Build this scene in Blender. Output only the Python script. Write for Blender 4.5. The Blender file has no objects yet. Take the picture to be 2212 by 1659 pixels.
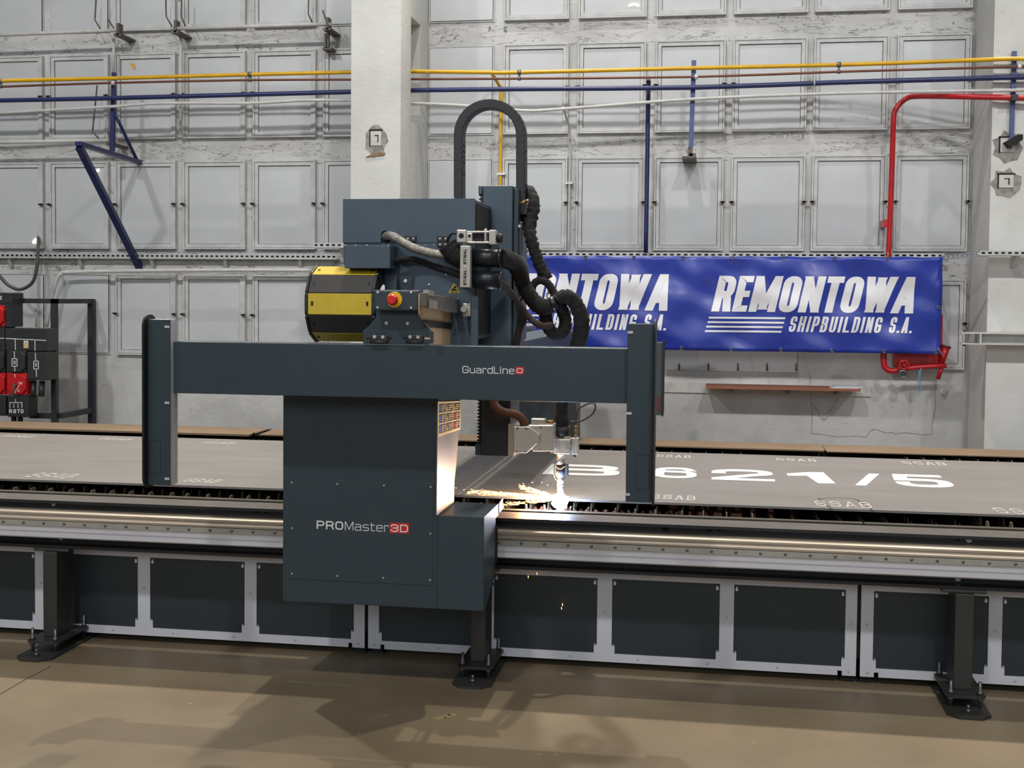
import bpy, bmesh, math, random
from mathutils import Vector, Matrix
random.seed(7)
scene = bpy.context.scene
COL = scene.collection
PI = math.pi

# ------------------------------------------------------------------ camera
FPX, CY = 2641.0, 750.0
YAW, PITCH, ROLL = 0.16196666, 0.03952111, 0.00947891
EYE = Vector((0, 0, 1.6))
_f = Vector((-math.sin(YAW)*math.cos(PITCH), math.cos(YAW)*math.cos(PITCH), -math.sin(PITCH)))
_r = Vector((math.cos(YAW), math.sin(YAW), 0))
_d = -_r.cross(_f)
RIGHT = _r*math.cos(ROLL) - _d*math.sin(ROLL)
DOWN = _r*math.sin(ROLL) + _d*math.cos(ROLL)
FWD = _f
cd = bpy.data.cameras.new('camera')
cd.sensor_fit = 'HORIZONTAL'
cd.sensor_width = 36.0
cd.lens = 36.0*FPX/2212.0
cd.shift_y = -(829.5-CY)/2212.0
cd.clip_end = 100
cam = bpy.data.objects.new('camera', cd)
COL.objects.link(cam)
_m = Matrix((RIGHT, -DOWN, -FWD)).transposed().to_4x4()
_m.translation = EYE
cam.matrix_world = _m
scene.camera = cam

# ------------------------------------------------------------------ world, lamps, exposure
w = bpy.data.worlds.new('hall_light')
scene.world = w
w.use_nodes = True
w.node_tree.nodes['Background'].inputs[0].default_value = (0.92, 0.96, 1.0, 1)
w.node_tree.nodes['Background'].inputs[1].default_value = 0.13
scene.view_settings.view_transform = 'Standard'
scene.view_settings.look = 'None'
scene.view_settings.gamma = 1
scene.view_settings.use_curve_mapping = False
scene.view_settings.exposure = 0.0

def spot(name, loc, target, power, col, size=0.15, angle=110, blend=0.5):
    l = bpy.data.lights.new(name, 'SPOT')
    l.energy = power; l.color = col; l.shadow_soft_size = size
    l.spot_size = math.radians(angle); l.spot_blend = blend
    o = bpy.data.objects.new(name, l); COL.objects.link(o)
    o.location = loc
    o.rotation_euler = (Vector(target)-Vector(loc)).to_track_quat('-Z', 'Y').to_euler()
    return o

# high-bay lamps over the aisle, aimed at the far wall
for i, x in enumerate((-6.5, -2.2, 2.1, 6.4)):
    spot('hall_lamp', (x, -1.0, 8.0), (x, 9.0, 3.2), 1040, (1.0, 0.975, 0.95), 0.22, 84, 0.9)
# lamps high beside the wall, throwing light back over the bed
for i, (x, tx, e, ang) in enumerate(((-5.2, -5.9, 900, 84), (-1.45, -1.45, 800, 84), (2.3, 3.2, 900, 84))):
    spot('wall_lamp', (x, 8.35, 6.5), (tx, 4.2, 0.0), e, (1.0, 0.93, 0.81), 0.10, ang, 0.5)
# lamp right above the bridge
spot('bay_lamp', (-1.128, 6.5, 8.6), (-1.128, 6.3, 0.7), 900, (1.0, 0.96, 0.9), 0.05, 80, 0.8)
# roof skylight and the hall windows opposite the wall
def area(name, loc, target, e, sx, sy, col):
    l = bpy.data.lights.new(name, 'AREA'); l.energy = e; l.shape = 'RECTANGLE'; l.size = sx; l.size_y = sy; l.color = col
    o = bpy.data.objects.new(name, l); COL.objects.link(o); o.location = loc
    o.rotation_euler = (Vector(target)-Vector(loc)).to_track_quat('-Z', 'Y').to_euler()
area('skylight', (-1, 3.5, 10.0), (-1, 3.5, 0), 60, 14, 4, (0.90, 0.95, 1.0))
area('hall_windows', (-1, -13, 6.5), (-1, 6, 1.0), 640, 22, 4, (0.86, 0.93, 1.0))

# ------------------------------------------------------------------ pixel -> place helpers
def ray(x, y):
    return RIGHT*((x-1106)/FPX) + DOWN*((y-CY)/FPX) + FWD
def at(x, y, Y):
    d = ray(x, y); return EYE + d*(Y/d.y)
def atz(x, y, z):
    d = ray(x, y); return EYE + d*((z-EYE.z)/d.z)
def atx(x, y, X):
    d = ray(x, y); return EYE + d*(X/d.x)

# ------------------------------------------------------------------ materials
def mat(name, col, rough=0.5, metal=0.0, var=0.0, vscale=6.0, col2=None, bump=0.0, bscale=60.0,
        emit=0.0, spec=0.5, stretch=(1, 1, 1), coat=0.0):
    m = bpy.data.materials.new(name); m.use_nodes = True
    nt = m.node_tree; b = nt.nodes['Principled BSDF']
    b.inputs['Base Color'].default_value = (*col, 1)
    b.inputs['Roughness'].default_value = rough
    b.inputs['Metallic'].default_value = metal
    b.inputs['Specular IOR Level'].default_value = spec
    b.inputs['Coat Weight'].default_value = coat
    tc = nt.nodes.new('ShaderNodeTexCoord'); mp = nt.nodes.new('ShaderNodeMapping')
    geo = nt.nodes.new('ShaderNodeNewGeometry')
    mp.inputs['Scale'].default_value = stretch
    nt.links.new(geo.outputs['Position'], mp.inputs['Vector'])
    if col2 is None and var:
        col2 = tuple(max(0, c*(1-var)) for c in col)
    if col2 is not None:
        n = nt.nodes.new('ShaderNodeTexNoise'); n.inputs['Scale'].default_value = vscale
        n.inputs['Detail'].default_value = 6; n.inputs['Roughness'].default_value = 0.6
        nt.links.new(mp.outputs[0], n.inputs['Vector'])
        r = nt.nodes.new('ShaderNodeValToRGB')
        r.color_ramp.elements[0].position = 0.35; r.color_ramp.elements[1].position = 0.7
        r.color_ramp.elements[0].color = (*col, 1); r.color_ramp.elements[1].color = (*col2, 1)
        nt.links.new(n.outputs['Fac'], r.inputs['Fac'])
        nt.links.new(r.outputs['Color'], b.inputs['Base Color'])
    if bump:
        n2 = nt.nodes.new('ShaderNodeTexNoise'); n2.inputs['Scale'].default_value = bscale
        n2.inputs['Detail'].default_value = 4
        nt.links.new(mp.outputs[0], n2.inputs['Vector'])
        bp = nt.nodes.new('ShaderNodeBump'); bp.inputs['Strength'].default_value = bump
        bp.inputs['Distance'].default_value = 0.01
        nt.links.new(n2.outputs['Fac'], bp.inputs['Height'])
        nt.links.new(bp.outputs['Normal'], b.inputs['Normal'])
    if emit:
        b.inputs['Emission Color'].default_value = (*col, 1)
        b.inputs['Emission Strength'].default_value = emit
    return m

def srgb(r, g, b):
    f = lambda c: (c/255/12.92) if c/255 <= 0.04045 else ((c/255+0.055)/1.055)**2.4
    return (f(r), f(g), f(b))

def wall_material(name, base, dirt, crack, zmask=True, bump=0.16):
    """old painted concrete: grey blotches, fine dark cracks along the ring beams"""
    m = bpy.data.materials.new(name); m.use_nodes = True
    nt = m.node_tree; b = nt.nodes['Principled BSDF']; N = nt.nodes.new; L = nt.links.new
    b.inputs['Roughness'].default_value = 0.55
    geo = N('ShaderNodeNewGeometry')
    def mapping(s):
        mp = N('ShaderNodeMapping'); mp.inputs['Scale'].default_value = s
        L(geo.outputs['Position'], mp.inputs['Vector']); return mp
    def noise(s, sc, det=6, dist=0.0):
        n = N('ShaderNodeTexNoise'); n.inputs['Scale'].default_value = sc
        n.inputs['Detail'].default_value = det; n.inputs['Distortion'].default_value = dist
        n.inputs['Roughness'].default_value = 0.65
        L(mapping(s).outputs[0], n.inputs['Vector']); return n
    def math_(op, a, v=None, c=None):
        x = N('ShaderNodeMath'); x.operation = op
        if hasattr(a, 'name'): L(a, x.inputs[0])
        else: x.inputs[0].default_value = a
        if v is not None:
            if hasattr(v, 'name'): L(v, x.inputs[1])
            else: x.inputs[1].default_value = v
        return x.outputs[0]
    # blotches
    n1 = noise((1, 1, 1), 2.2)
    r1 = N('ShaderNodeValToRGB'); r1.color_ramp.elements[0].position = 0.38; r1.color_ramp.elements[1].position = 0.72
    r1.color_ramp.elements[0].color = (*base, 1); r1.color_ramp.elements[1].color = (*dirt, 1)
    L(n1.outputs['Fac'], r1.inputs['Fac'])
    # cracks: thin iso-lines of stretched noise
    n2 = noise((1.6, 1.6, 9.0), 1.3, 7, 0.6)
    d = math_('ABSOLUTE', math_('SUBTRACT', n2.outputs['Fac'], 0.5))
    c1 = math_('LESS_THAN', d, 0.007)
    n3 = noise((9.0, 9.0, 9.0), 2.4, 8, 0.3)
    c2 = math_('GREATER_THAN', n3.outputs['Fac'], 0.650)
    n4 = noise((2, 2, 2), 1.0, 3)
    gate = math_('GREATER_THAN', n4.outputs['Fac'], 0.47)
    sep = N('ShaderNodeSeparateXYZ'); L(geo.outputs['Position'], sep.inputs[0])
    if zmask:
        # ring beams lie every 0.845 m from z = 1.865
        fr = math_('PINGPONG', math_('DIVIDE', math_('SUBTRACT', sep.outputs['Z'], 1.865-0.845*4), 0.845), 0.5)
        beam = math_('LESS_THAN', fr, 0.12)
        up = math_('GREATER_THAN', sep.outputs['Z'], 1.2)
        c1 = math_('MULTIPLY', c1, math_('MULTIPLY', beam, up))
        c2 = math_('MULTIPLY', c2, math_('MAXIMUM', up, 0.25))
    else:
        c1 = math_('MULTIPLY', c1, 0.0)
        c2 = math_('GREATER_THAN', n3.outputs['Fac'], 0.70)
    cr = math_('MULTIPLY', math_('MAXIMUM', c1, math_('MULTIPLY', c2, gate)), 0.8)
    mx = N('ShaderNodeMix'); mx.data_type = 'RGBA'
    L(cr, mx.inputs['Factor']); L(r1.outputs['Color'], mx.inputs[6]); mx.inputs[7].default_value = (*crack, 1)
    L(mx.outputs[2], b.inputs['Base Color'])
    nb = noise((1, 1, 2.2), 14, 8, 0.5)
    bp = N('ShaderNodeBump'); bp.inputs['Strength'].default_value = bump; bp.inputs['Distance'].default_value = 0.03
    L(nb.outputs['Fac'], bp.inputs['Height']); L(bp.outputs['Normal'], b.inputs['Normal'])
    return m

M = {}
M['wall'] = wall_material('painted_wall', srgb(201, 201, 199), srgb(172, 172, 170), srgb(70, 66, 62))
M['pillar'] = wall_material('painted_concrete', srgb(214, 214, 210), srgb(196, 196, 191), srgb(110, 104, 98), zmask=False, bump=0.12)
M['frame'] = mat('window_frame_paint', srgb(200, 201, 200), 0.5, var=0.22, vscale=9, bump=0.25, bscale=30)
M['sheet'] = mat('window_sheet_paint', srgb(197, 200, 202), 0.30, var=0.10, vscale=2.2, bump=0.12, bscale=5)
M['latch'] = mat('latch_metal', srgb(105, 98, 90), 0.55, 0.3, var=0.5, vscale=40)
M['dirtywhite'] = mat('aged_white_paint', srgb(205, 204, 200), 0.5, var=0.2, vscale=14)
M['plaster'] = mat('broken_plaster', srgb(165, 160, 152), 0.9, var=0.5, vscale=30, bump=0.8, bscale=40)
M['brownplaster'] = mat('brown_plaster', srgb(150, 122, 92), 0.9, var=0.3, vscale=30)
M['yellow_pipe'] = mat('yellow_paint', srgb(222, 172, 20), 0.35, var=0.2, vscale=12)
M['copper'] = mat('brown_copper', srgb(122, 76, 58), 0.4, 0.3, var=0.3, vscale=10)
M['blue'] = mat('navy_paint', srgb(34, 44, 94), 0.35, var=0.25, vscale=8)
M['blue2'] = mat('blue_paint', srgb(72, 88, 140), 0.45, var=0.2, vscale=8)
M['red'] = mat('red_paint', srgb(190, 28, 36), 0.35, var=0.25, vscale=9)
M['galv'] = mat('galvanised_steel', srgb(196, 198, 198), 0.45, 0.35, var=0.15, vscale=30)
M['black_gap'] = mat('dark_hole', (0.012, 0.012, 0.013), 0.8)
M['rubber'] = mat('black_rubber', (0.012, 0.012, 0.013), 0.55, bump=0.2, bscale=90)
M['cable'] = mat('cable_sheath', srgb(70, 68, 64), 0.5)
M['bakelite'] = mat('black_enamel', srgb(46, 50, 50), 0.4, var=0.2, vscale=14)
M['switch_red'] = mat('switch_red', srgb(190, 22, 26), 0.35)
M['rackframe'] = mat('rack_paint', srgb(40, 44, 48), 0.5)
M['white'] = mat('white_marking', srgb(225, 225, 222), 0.6)
M['greymark'] = mat('worn_white_marking', srgb(196, 193, 188), 0.7, col2=srgb(150, 145, 138), vscale=60)
M['orange_tape'] = mat('orange_tape', srgb(214, 160, 80), 0.6)
M['daylight'] = mat('daylight', (1.0, 0.86, 0.62), 0.5, emit=1.4)
M['wood'] = mat('shelf_board', srgb(150, 92, 66), 0.6, var=0.3, vscale=12, stretch=(1, 1, 8))
M['paper'] = mat('paper', srgb(205, 208, 214), 0.7)
M['bstring'] = mat('blue_cord', srgb(110, 170, 205), 0.7)
M['steel_dark'] = mat('anthracite_powder_coat', srgb(54, 68, 76), 0.40, 0.0, var=0.10, vscale=3, bump=0.06, bscale=240, spec=0.5)
M['steel_upper'] = mat('slate_powder_coat', srgb(77, 93, 107), 0.40, 0.0, var=0.15, vscale=3, bump=0.06, bscale=240)
M['panel_dark'] = mat('skirt_panel_coat', srgb(45, 55, 60), 0.45, var=0.12, vscale=3)
M['skirt'] = mat('skirt_frame_paint', srgb(220, 221, 229), 0.45, var=0.08, vscale=5)
M['beam_black'] = mat('black_beam_paint', srgb(38, 39, 43), 0.4, var=0.2, vscale=6)
M['beam_top'] = mat('dusty_beam_top', srgb(92, 86, 80), 0.5, var=0.25, vscale=8)
M['post'] = mat('post_paint', srgb(58, 57, 54), 0.5, var=0.2, vscale=6)
M['alu'] = mat('aluminium_rail', srgb(226, 226, 233), 0.35, 0.25, var=0.08, vscale=3, stretch=(1, 1, 20))
M['alu_worn'] = mat('worn_rail_top', srgb(200, 186, 168), 0.42, 0.35, var=0.25, vscale=3, stretch=(1, 8, 20))
M['rack'] = mat('gear_rack_steel', srgb(186, 184, 176), 0.4, 0.35, var=0.2, vscale=6)
M['screw'] = mat('zinc_screw', srgb(214, 214, 216), 0.35, 0.25)
M['screw_dark'] = mat('oiled_screw', srgb(120, 120, 122), 0.35, 0.7)
M['plate'] = mat('primed_steel_plate', srgb(130, 126, 122), 0.48, 0.0, col2=srgb(119, 114, 110), vscale=2.2, stretch=(0.6, 2.5, 1))
M['plate_edge'] = mat('plate_edge', srgb(165, 163, 160), 0.4, 0.4)
M['rust_plate'] = mat('rusted_offcut', srgb(128, 107, 84), 0.7, var=0.18, vscale=5)
M['slat'] = mat('rusty_slat', srgb(92, 82, 62), 0.75, col2=srgb(60, 44, 34), vscale=12)
M['bed_black'] = mat('bed_soot', srgb(34, 32, 31), 0.8, var=0.4, vscale=8)
M['bed_edge'] = mat('bed_edge_paint', srgb(70, 64, 52), 0.6, var=0.3, vscale=10)
M['logo_red'] = mat('logo_red', srgb(214, 40, 44), 0.5)
M['logo_white'] = mat('logo_white', srgb(236, 236, 236), 0.5)
M['estop_yellow'] = mat('estop_yellow', srgb(238, 200, 30), 0.4)
M['estop_red'] = mat('estop_red', srgb(222, 42, 40), 0.35)
M['chain_yellow'] = mat('chain_yellow', srgb(226, 194, 58), 0.4, var=0.12, vscale=20)
M['chain_dark'] = mat('chain_dark', srgb(58, 55, 53), 0.5)
M['link'] = mat('cable_chain_plastic', srgb(44, 44, 47), 0.5)
M['hose'] = mat('hose_fabric', srgb(29, 27, 27), 0.85, var=0.3, vscale=30, bump=0.6, bscale=45)
M['hose_brown'] = mat('brown_hose', srgb(62, 48, 42), 0.8, bump=0.4, bscale=60)
M['hose_spark_lit'] = mat('spark_lit_brown_hose', srgb(100, 62, 38), 0.6, bump=0.4, bscale=60)  # brown hose with the sparks' orange light mixed into its colour
M['braid'] = mat('steel_braid', srgb(196, 190, 178), 0.35, 0.7, var=0.35, vscale=60, bump=0.6, bscale=220)
M['tube_black'] = mat('black_tube', srgb(24, 29, 34), 0.35)
M['nickel'] = mat('nickel_plated_steel', srgb(202, 196, 184), 0.35, 0.55, var=0.15, vscale=12)
M['brass'] = mat('brass', srgb(176, 140, 92), 0.3, 0.8)
M['spark_tan'] = mat('spark_tinted_sheet', srgb(226, 194, 150), 0.45, 0.2, var=0.12, vscale=6)  # tan of the spark light put into the sheet's base colour
M['bare_steel'] = mat('bare_steel_sheet', srgb(168, 162, 152), 0.42, 0.45, var=0.15, vscale=6)
M['scale_grey'] = mat('worn_scale_paint', srgb(104, 104, 98), 0.5, var=0.2, vscale=14)
M['torch_steel'] = mat('torch_steel', srgb(205, 190, 172), 0.22, 0.85)
M['green'] = mat('green_lens', srgb(20, 140, 80), 0.4)
M['sticker'] = mat('sticker_cream', srgb(240, 210, 150), 0.5)
M['sticker_dark'] = mat('sticker_dark', srgb(60, 50, 46), 0.6)
M['sticker_blue'] = mat('sticker_blue', srgb(60, 120, 180), 0.5)
M['warn_yellow'] = mat('warning_yellow', srgb(214, 176, 52), 0.5)
M['ink'] = mat('ink', (0.01, 0.012, 0.012), 0.6)
M['reflector'] = mat('red_reflector', srgb(92, 14, 22), 0.3)
M['arc'] = mat('arc_light', (0.78, 0.89, 1.0), 0.5, emit=18.0)
M['spark'] = mat('spark', (1.0, 0.47, 0.16), 0.5, emit=7.0)
M['slag'] = mat('slag_rust', srgb(96, 58, 42), 0.9, var=0.5, vscale=24, bump=0.8, bscale=30)

# ------------------------------------------------------------------ mesh helpers
WLOC = {}
class MB:
    def __init__(self): self.bm = bmesh.new()
    def box(self, x0, x1, y0, y1, z0, z1):
        vs = [self.bm.verts.new(p) for p in ((x0,y0,z0),(x1,y0,z0),(x1,y1,z0),(x0,y1,z0),(x0,y0,z1),(x1,y0,z1),(x1,y1,z1),(x0,y1,z1))]
        for f in ((0,3,2,1),(4,5,6,7),(0,1,5,4),(1,2,6,5),(2,3,7,6),(3,0,4,7)):
            self.bm.faces.new([vs[i] for i in f])
        return self
    def pbox(self, px0, py0, px1, py1, Y, depth):
        """box whose near face covers the given pixels at distance Y"""
        a = at(px0, (py0+py1)/2, Y).x; b = at(px1, (py0+py1)/2, Y).x
        t = at((px0+px1)/2, py0, Y).z; u = at((px0+px1)/2, py1, Y).z
        return self.box(min(a,b), max(a,b), Y, Y+depth, min(t,u), max(t,u))
    def prism(self, pts, vec):
        vec = Vector(vec)
        a = [self.bm.verts.new(p) for p in pts]; b = [self.bm.verts.new(Vector(p)+vec) for p in pts]
        n = len(pts)
        self.bm.faces.new(a); self.bm.faces.new(b[::-1])
        for i in range(n): self.bm.faces.new((a[i], b[i], b[(i+1)%n], a[(i+1)%n]))
        return self
    def pprism(self, pix, Y, depth):
        return self.prism([at(x, y, Y) for x, y in pix], (0, depth, 0))
    def cyl(self, p0, p1, r, r2=None, n=16, cap=True):
        p0 = Vector(p0); p1 = Vector(p1); r2 = r if r2 is None else r2
        d = (p1-p0).normalized(); u = d.orthogonal().normalized(); v = d.cross(u)
        A = []; B = []
        for i in range(n):
            t = 2*PI*i/n; e = u*math.cos(t)+v*math.sin(t)
            A.append(self.bm.verts.new(p0+e*r)); B.append(self.bm.verts.new(p1+e*r2))
        for i in range(n):
            f = self.bm.faces.new((A[i], A[(i+1)%n], B[(i+1)%n], B[i])); f.smooth = True
        if cap: self.bm.faces.new(A[::-1]); self.bm.faces.new(B)
        return self
    def tube(self, pts, r, n=10, sub=6, wob=0.0, wfreq=3.0, flat=1.0):
        """smooth tube through points; wob makes a wrinkled sleeve"""
        pts = [Vector(p) for p in pts]
        if sub > 1 and len(pts) > 2:
            q = []
            P = [pts[0]*2-pts[1]] + pts + [pts[-1]*2-pts[-2]]
            for i in range(1, len(P)-2):
                for k in range(sub):
                    t = k/sub; a, b, c, d = P[i-1], P[i], P[i+1], P[i+2]
                    q.append(0.5*((2*b)+(c-a)*t+(2*a-5*b+4*c-d)*t*t+(3*b-a-3*c+d)*t**3))
            q.append(pts[-1]); pts = q
        rings = []; u = None
        for i, p in enumerate(pts):
            d = (pts[min(i+1, len(pts)-1)]-pts[max(i-1, 0)])
            if d.length < 1e-9: d = Vector((0, 0, 1))
            d.normalize()
            if u is None: u = d.orthogonal().normalized()
            else:
                u = (u-d*u.dot(d)); u.normalize()
            v = d.cross(u)
            rr = r[i*(len(r)-1)//max(1, len(pts)-1)] if isinstance(r, (list, tuple)) else r
            ring = []
            for k in range(n):
                t = 2*PI*k/n
                q = rr*(1+wob*(math.sin(i*wfreq+math.sin(t*2+i)*1.2)+0.6*math.sin(i*1.7+3*t)))
                ring.append(self.bm.verts.new(p+u*math.cos(t)*q+v*math.sin(t)*q*flat))
            rings.append(ring)
        for a, b in zip(rings, rings[1:]):
            for k in range(n):
                f = self.bm.faces.new((a[k], a[(k+1)%n], b[(k+1)%n], b[k])); f.smooth = True
        self.bm.faces.new(rings[0][::-1]); self.bm.faces.new(rings[-1])
        return self
    def ball(self, c, r, sub=2, sc=(1,1,1)):
        g = bmesh.ops.create_icosphere(self.bm, subdivisions=sub, radius=r)
        for v in g['verts']:
            v.co = Vector((v.co.x*sc[0], v.co.y*sc[1], v.co.z*sc[2]))+Vector(c)
            for f in v.link_faces: f.smooth = True
        return self
    def ring(self, c, axis, R, r, n=24, m=8):
        c = Vector(c); d = Vector(axis).normalized(); u = d.orthogonal().normalized(); v = d.cross(u)
        rs = []
        for i in range(n):
            t = 2*PI*i/n; e = u*math.cos(t)+v*math.sin(t)
            rs.append([self.bm.verts.new(c+e*(R+r*math.cos(2*PI*k/m))+d*r*math.sin(2*PI*k/m)) for k in range(m)])
        for i in range(n):
            for k in range(m):
                f = self.bm.faces.new((rs[i][k], rs[(i+1)%n][k], rs[(i+1)%n][(k+1)%m], rs[i][(k+1)%m])); f.smooth = True
        return self
    def verts_faces(self, V, F):
        vs = [self.bm.verts.new(p) for p in V]
        for f in F:
            try: self.bm.faces.new([vs[i] for i in f])
            except ValueError: pass
        return self
    def build(self, name, material, parent=None, bev=0.0, seg=2):
        bm = self.bm
        bmesh.ops.recalc_face_normals(bm, faces=bm.faces)
        me = bpy.data.meshes.new(name)
        xs = [v.co for v in bm.verts]
        lo = Vector((min(p.x for p in xs), min(p.y for p in xs), min(p.z for p in xs)))
        hi = Vector((max(p.x for p in xs), max(p.y for p in xs), max(p.z for p in xs)))
        c = Vector(((lo.x+hi.x)/2, (lo.y+hi.y)/2, lo.z))
        for v in bm.verts: v.co -= c
        bm.to_mesh(me); bm.free()
        me.materials.append(M[material] if isinstance(material, str) else material)
        return link(name, me, c, parent, bev, seg)
def link(name, me, c, parent=None, bev=0.0, seg=2):
    o = bpy.data.objects.new(name, me); COL.objects.link(o)
    c = Vector(c)
    if parent is not None:
        o.parent = parent; o.location = c-WLOC[parent.name]
    else: o.location = c
    WLOC[o.name] = c.copy()
    if bev:
        b = o.modifiers.new('edge_bevel', 'BEVEL'); b.width = bev; b.segments = seg; b.limit_method = 'ANGLE'
        b.angle_limit = math.radians(40)
    return o
def root(name, loc, label, cat, group=None):
    o = bpy.data.objects.new(name, None); COL.objects.link(o)
    o.location = loc; o.empty_display_size = 0.1
    WLOC[o.name] = Vector(loc)
    return tag(o, label, cat, group)
def tag(o, label=None, cat=None, group=None, kind=None):
    if label: o['label'] = label
    if cat: o['category'] = cat
    if group: o['group'] = group
    if kind: o['kind'] = kind
    return o
def structure(o): o['kind'] = 'structure'; return o
def repeat(src, name, pts, parent):
    """copies of a small part (its mesh is shared)"""
    out = []
    for p in pts:
        o = src.copy(); COL.objects.link(o); o.parent = parent
        o.location = Vector(p)-WLOC[parent.name]; WLOC[o.name] = Vector(p)
        out.append(o)
    return out
def screws(pts, parent, r=0.006, h=0.004, axis=(0, -1, 0), material='screw', name='screw'):
    """domed screw heads standing on a face; one object each"""
    p0 = Vector(pts[0]); a = Vector(axis)
    s = MB(); s.cyl(p0, p0+a*h*0.6, r, r*0.95, 12); s.cyl(p0+a*h*0.6, p0+a*h, r*0.95, r*0.55, 12)
    first = s.build(name, material, parent)
    off = WLOC[first.name]-p0
    repeat(first, name, [Vector(p)+off for p in pts[1:]], parent)
    return first
def pline(mb, pix, Y, r, **k):
    return mb.tube([at(p[0], p[1], p[2] if len(p) > 2 else Y) for p in pix], r, **k)
def strip(mb, pix, Y, wpx, t=0.004):
    """thin flat painted line through pixels on a face at distance Y"""
    for (xa, ya), (xb, yb) in zip(pix, pix[1:]):
        p, q = at(xa, ya, Y), at(xb, yb, Y)
        d = (q-p); 
        if d.length < 1e-6: continue
        d.normalize(); n = Vector((-d.z, 0, d.x))*wpx*Y/FPX/2
        mb.prism([p-n, q-n, q+n, p+n], (0, -t, 0))
    return mb

# ------------------------------------------------------------------ stroke lettering
def _arc(cx, cy, rx, ry, a0, a1, n=6):
    return [(cx+rx*math.cos(math.radians(a0+(a1-a0)*k/n)), cy+ry*math.sin(math.radians(a0+(a1-a0)*k/n))) for k in range(n+1)]
def _rr(r=0.35, q=0.22, x0=0, y0=0, x1=1, y1=1):
    """rounded box, anticlockwise from the right middle"""
    r *= (x1-x0); q *= 1
    return _arc(x1-r, y1-q, r, q, 0, 90)+_arc(x0+r, y1-q, r, q, 90, 180)+_arc(x0+r, y0+q, r, q, 180, 270)+_arc(x1-r, y0+q, r, q, 270, 360)
def glyph_strokes(c, r=0.35, q=0.22):
    A = _arc; i = 1-r
    if c in 'O0': return [(_rr(r, q), True)]
    if c == 'D': return [([(0, 0), (0, 1)]+A(i, 1-q, r, q, 90, 0)+A(i, q, r, q, 0, -90), True)]
    if c == 'U': return [([(0, 1)]+A(r, q, r, q, 180, 270)+A(i, q, r, q, 270, 360)+[(1, 1)], False)]
    if c == 'I': return [([(0.5, 0), (0.5, 1)], False)]
    if c == 'L': return [([(0, 1), (0, 0), (1, 0)], False)]
    if c == 'T': return [([(0, 1), (1, 1)], False), ([(.5, 1), (.5, 0)], False)]
    if c == 'H': return [([(0, 0), (0, 1)], False), ([(1, 0), (1, 1)], False), ([(0, .5), (1, .5)], False)]
    if c == 'E': return [([(1, 1), (0, 1), (0, 0), (1, 0)], False), ([(0, .5), (.88, .5)], False)]
    if c == 'N': return [([(0, 0), (0, 1)], False), ([(0.04, 1), (.96, 0)], False), ([(1, 0), (1, 1)], False)]
    if c == 'M': return [([(0, 0), (0, 1)], False), ([(0.04, 1), (.5, .08)], False), ([(.5, .08), (.96, 1)], False), ([(1, 1), (1, 0)], False)]
    if c == 'W': return [([(0, 1), (.24, 0.02)], False), ([(.24, 0.02), (.5, .98)], False), ([(.5, .98), (.76, 0.02)], False), ([(.76, 0.02), (1, 1)], False)]
    if c == 'A': return [([(0, 0), (.44, 1)], False), ([(.56, 1), (1, 0)], False), ([(.3, .26), (.7, .26)], False)]
    if c == 'P': return [([(0, 0), (0, 1)]+A(i, 1-q, r, q, 90, 0)+A(i, .44+q, r, q, 0, -90)+[(0, .44)], False)]
    if c == 'R': return [([(0, 0), (0, 1)]+A(i, 1-q, r, q, 90, 0)+A(i, .46+q, r, q, 0, -90)+[(0, .46)], False), ([(.5, .46), (.78, .4), (.86, .3), (1, 0)], False)]
    if c == 'B':
        h = q*.8
        return [([(0, 0), (0, 1)]+A(i-.06, 1-h, r, h, 90, 0)+A(i-.06, .52+h, r, h, 0, -90)+[(0, .52)], False), ([(0, .52)]+A(i, .52-h, r, h, 90, 0)+A(i, h, r, h, 0, -90)+[(0, 0)], False)]
    if c == 'S':
        return [([(1, .76)]+A(i, 1-q, r, q, 0, 90)[1:]+A(r, 1-q, r, q, 90, 180)+A(r, .5+q*.9, r, q*.9, 180, 270)+A(i, .5-q*.9, r, q*.9, 90, 0)+A(i, q, r, q, 0, -90)+A(r, q, r, q, 270, 180)+[(0, .26)], False)]
    if c == 'G': return [([(1, .76)]+A(i, 1-q, r, q, 0, 90)+A(r, 1-q, r, q, 90, 180)+A(r, q, r, q, 180, 270)+A(i, q, r, q, 270, 360)+[(1, .46), (.5, .46)], False)]
    if c == 'Z': return [([(0, 1), (1, 1), (0, 0), (1, 0)], False)]
    if c == '/': return [([(0, 0), (1, 1)], False)]
    if c == '1': return [([(0, .74), (.8, 1), (.8, 0)], False)]
    if c == '2': return [([(0, .72)]+A(r, 1-q, r, q, 180, 90)+A(i, 1-q, r, q, 90, 0)+A(i, .66, r, q*.7, 0, -60)+[(0, .06), (0, 0), (1, 0)], False)]
    if c == '3': return [([(0, .78)]+A(r, 1-q, r, q, 180, 90)+A(i, 1-q, r, q, 90, 0)+A(i, .52+q, r, q, 0, -90)+[(.3, .52)], False), ([(.3, .52)]+A(i, .52-q, r, q, 90, 0)+A(i, q, r, q, 0, -90)+A(r, q, r, q, 270, 180)+[(0, .22)], False)]
    if c == '5': return [([(.95, 1), (.1, 1), (.03, .58)]+A(i, .58-q, r, q, 90, 0)+A(i, q, r, q, 0, -90)+A(r, q, r, q, 270, 180)+[(0, .24)], False)]
    if c == '6': return [([(.92, .82)]+A(i, 1-q, r*.8, q, 30, 90)+A(r, 1-q, r, q, 90, 180)+A(r, q, r, q, 180, 270)+A(i, q, r, q, 270, 360)+A(i, .6-q, r, q, 0, 90)+[(r*.6, .6)], False)]
    x = .72                                   # small letters
    if c == 'u': return [([(0, x)]+A(r, q, r, q, 180, 270)+[(1, 0)], False), ([(1, x), (1, 0)], False)]
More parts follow.
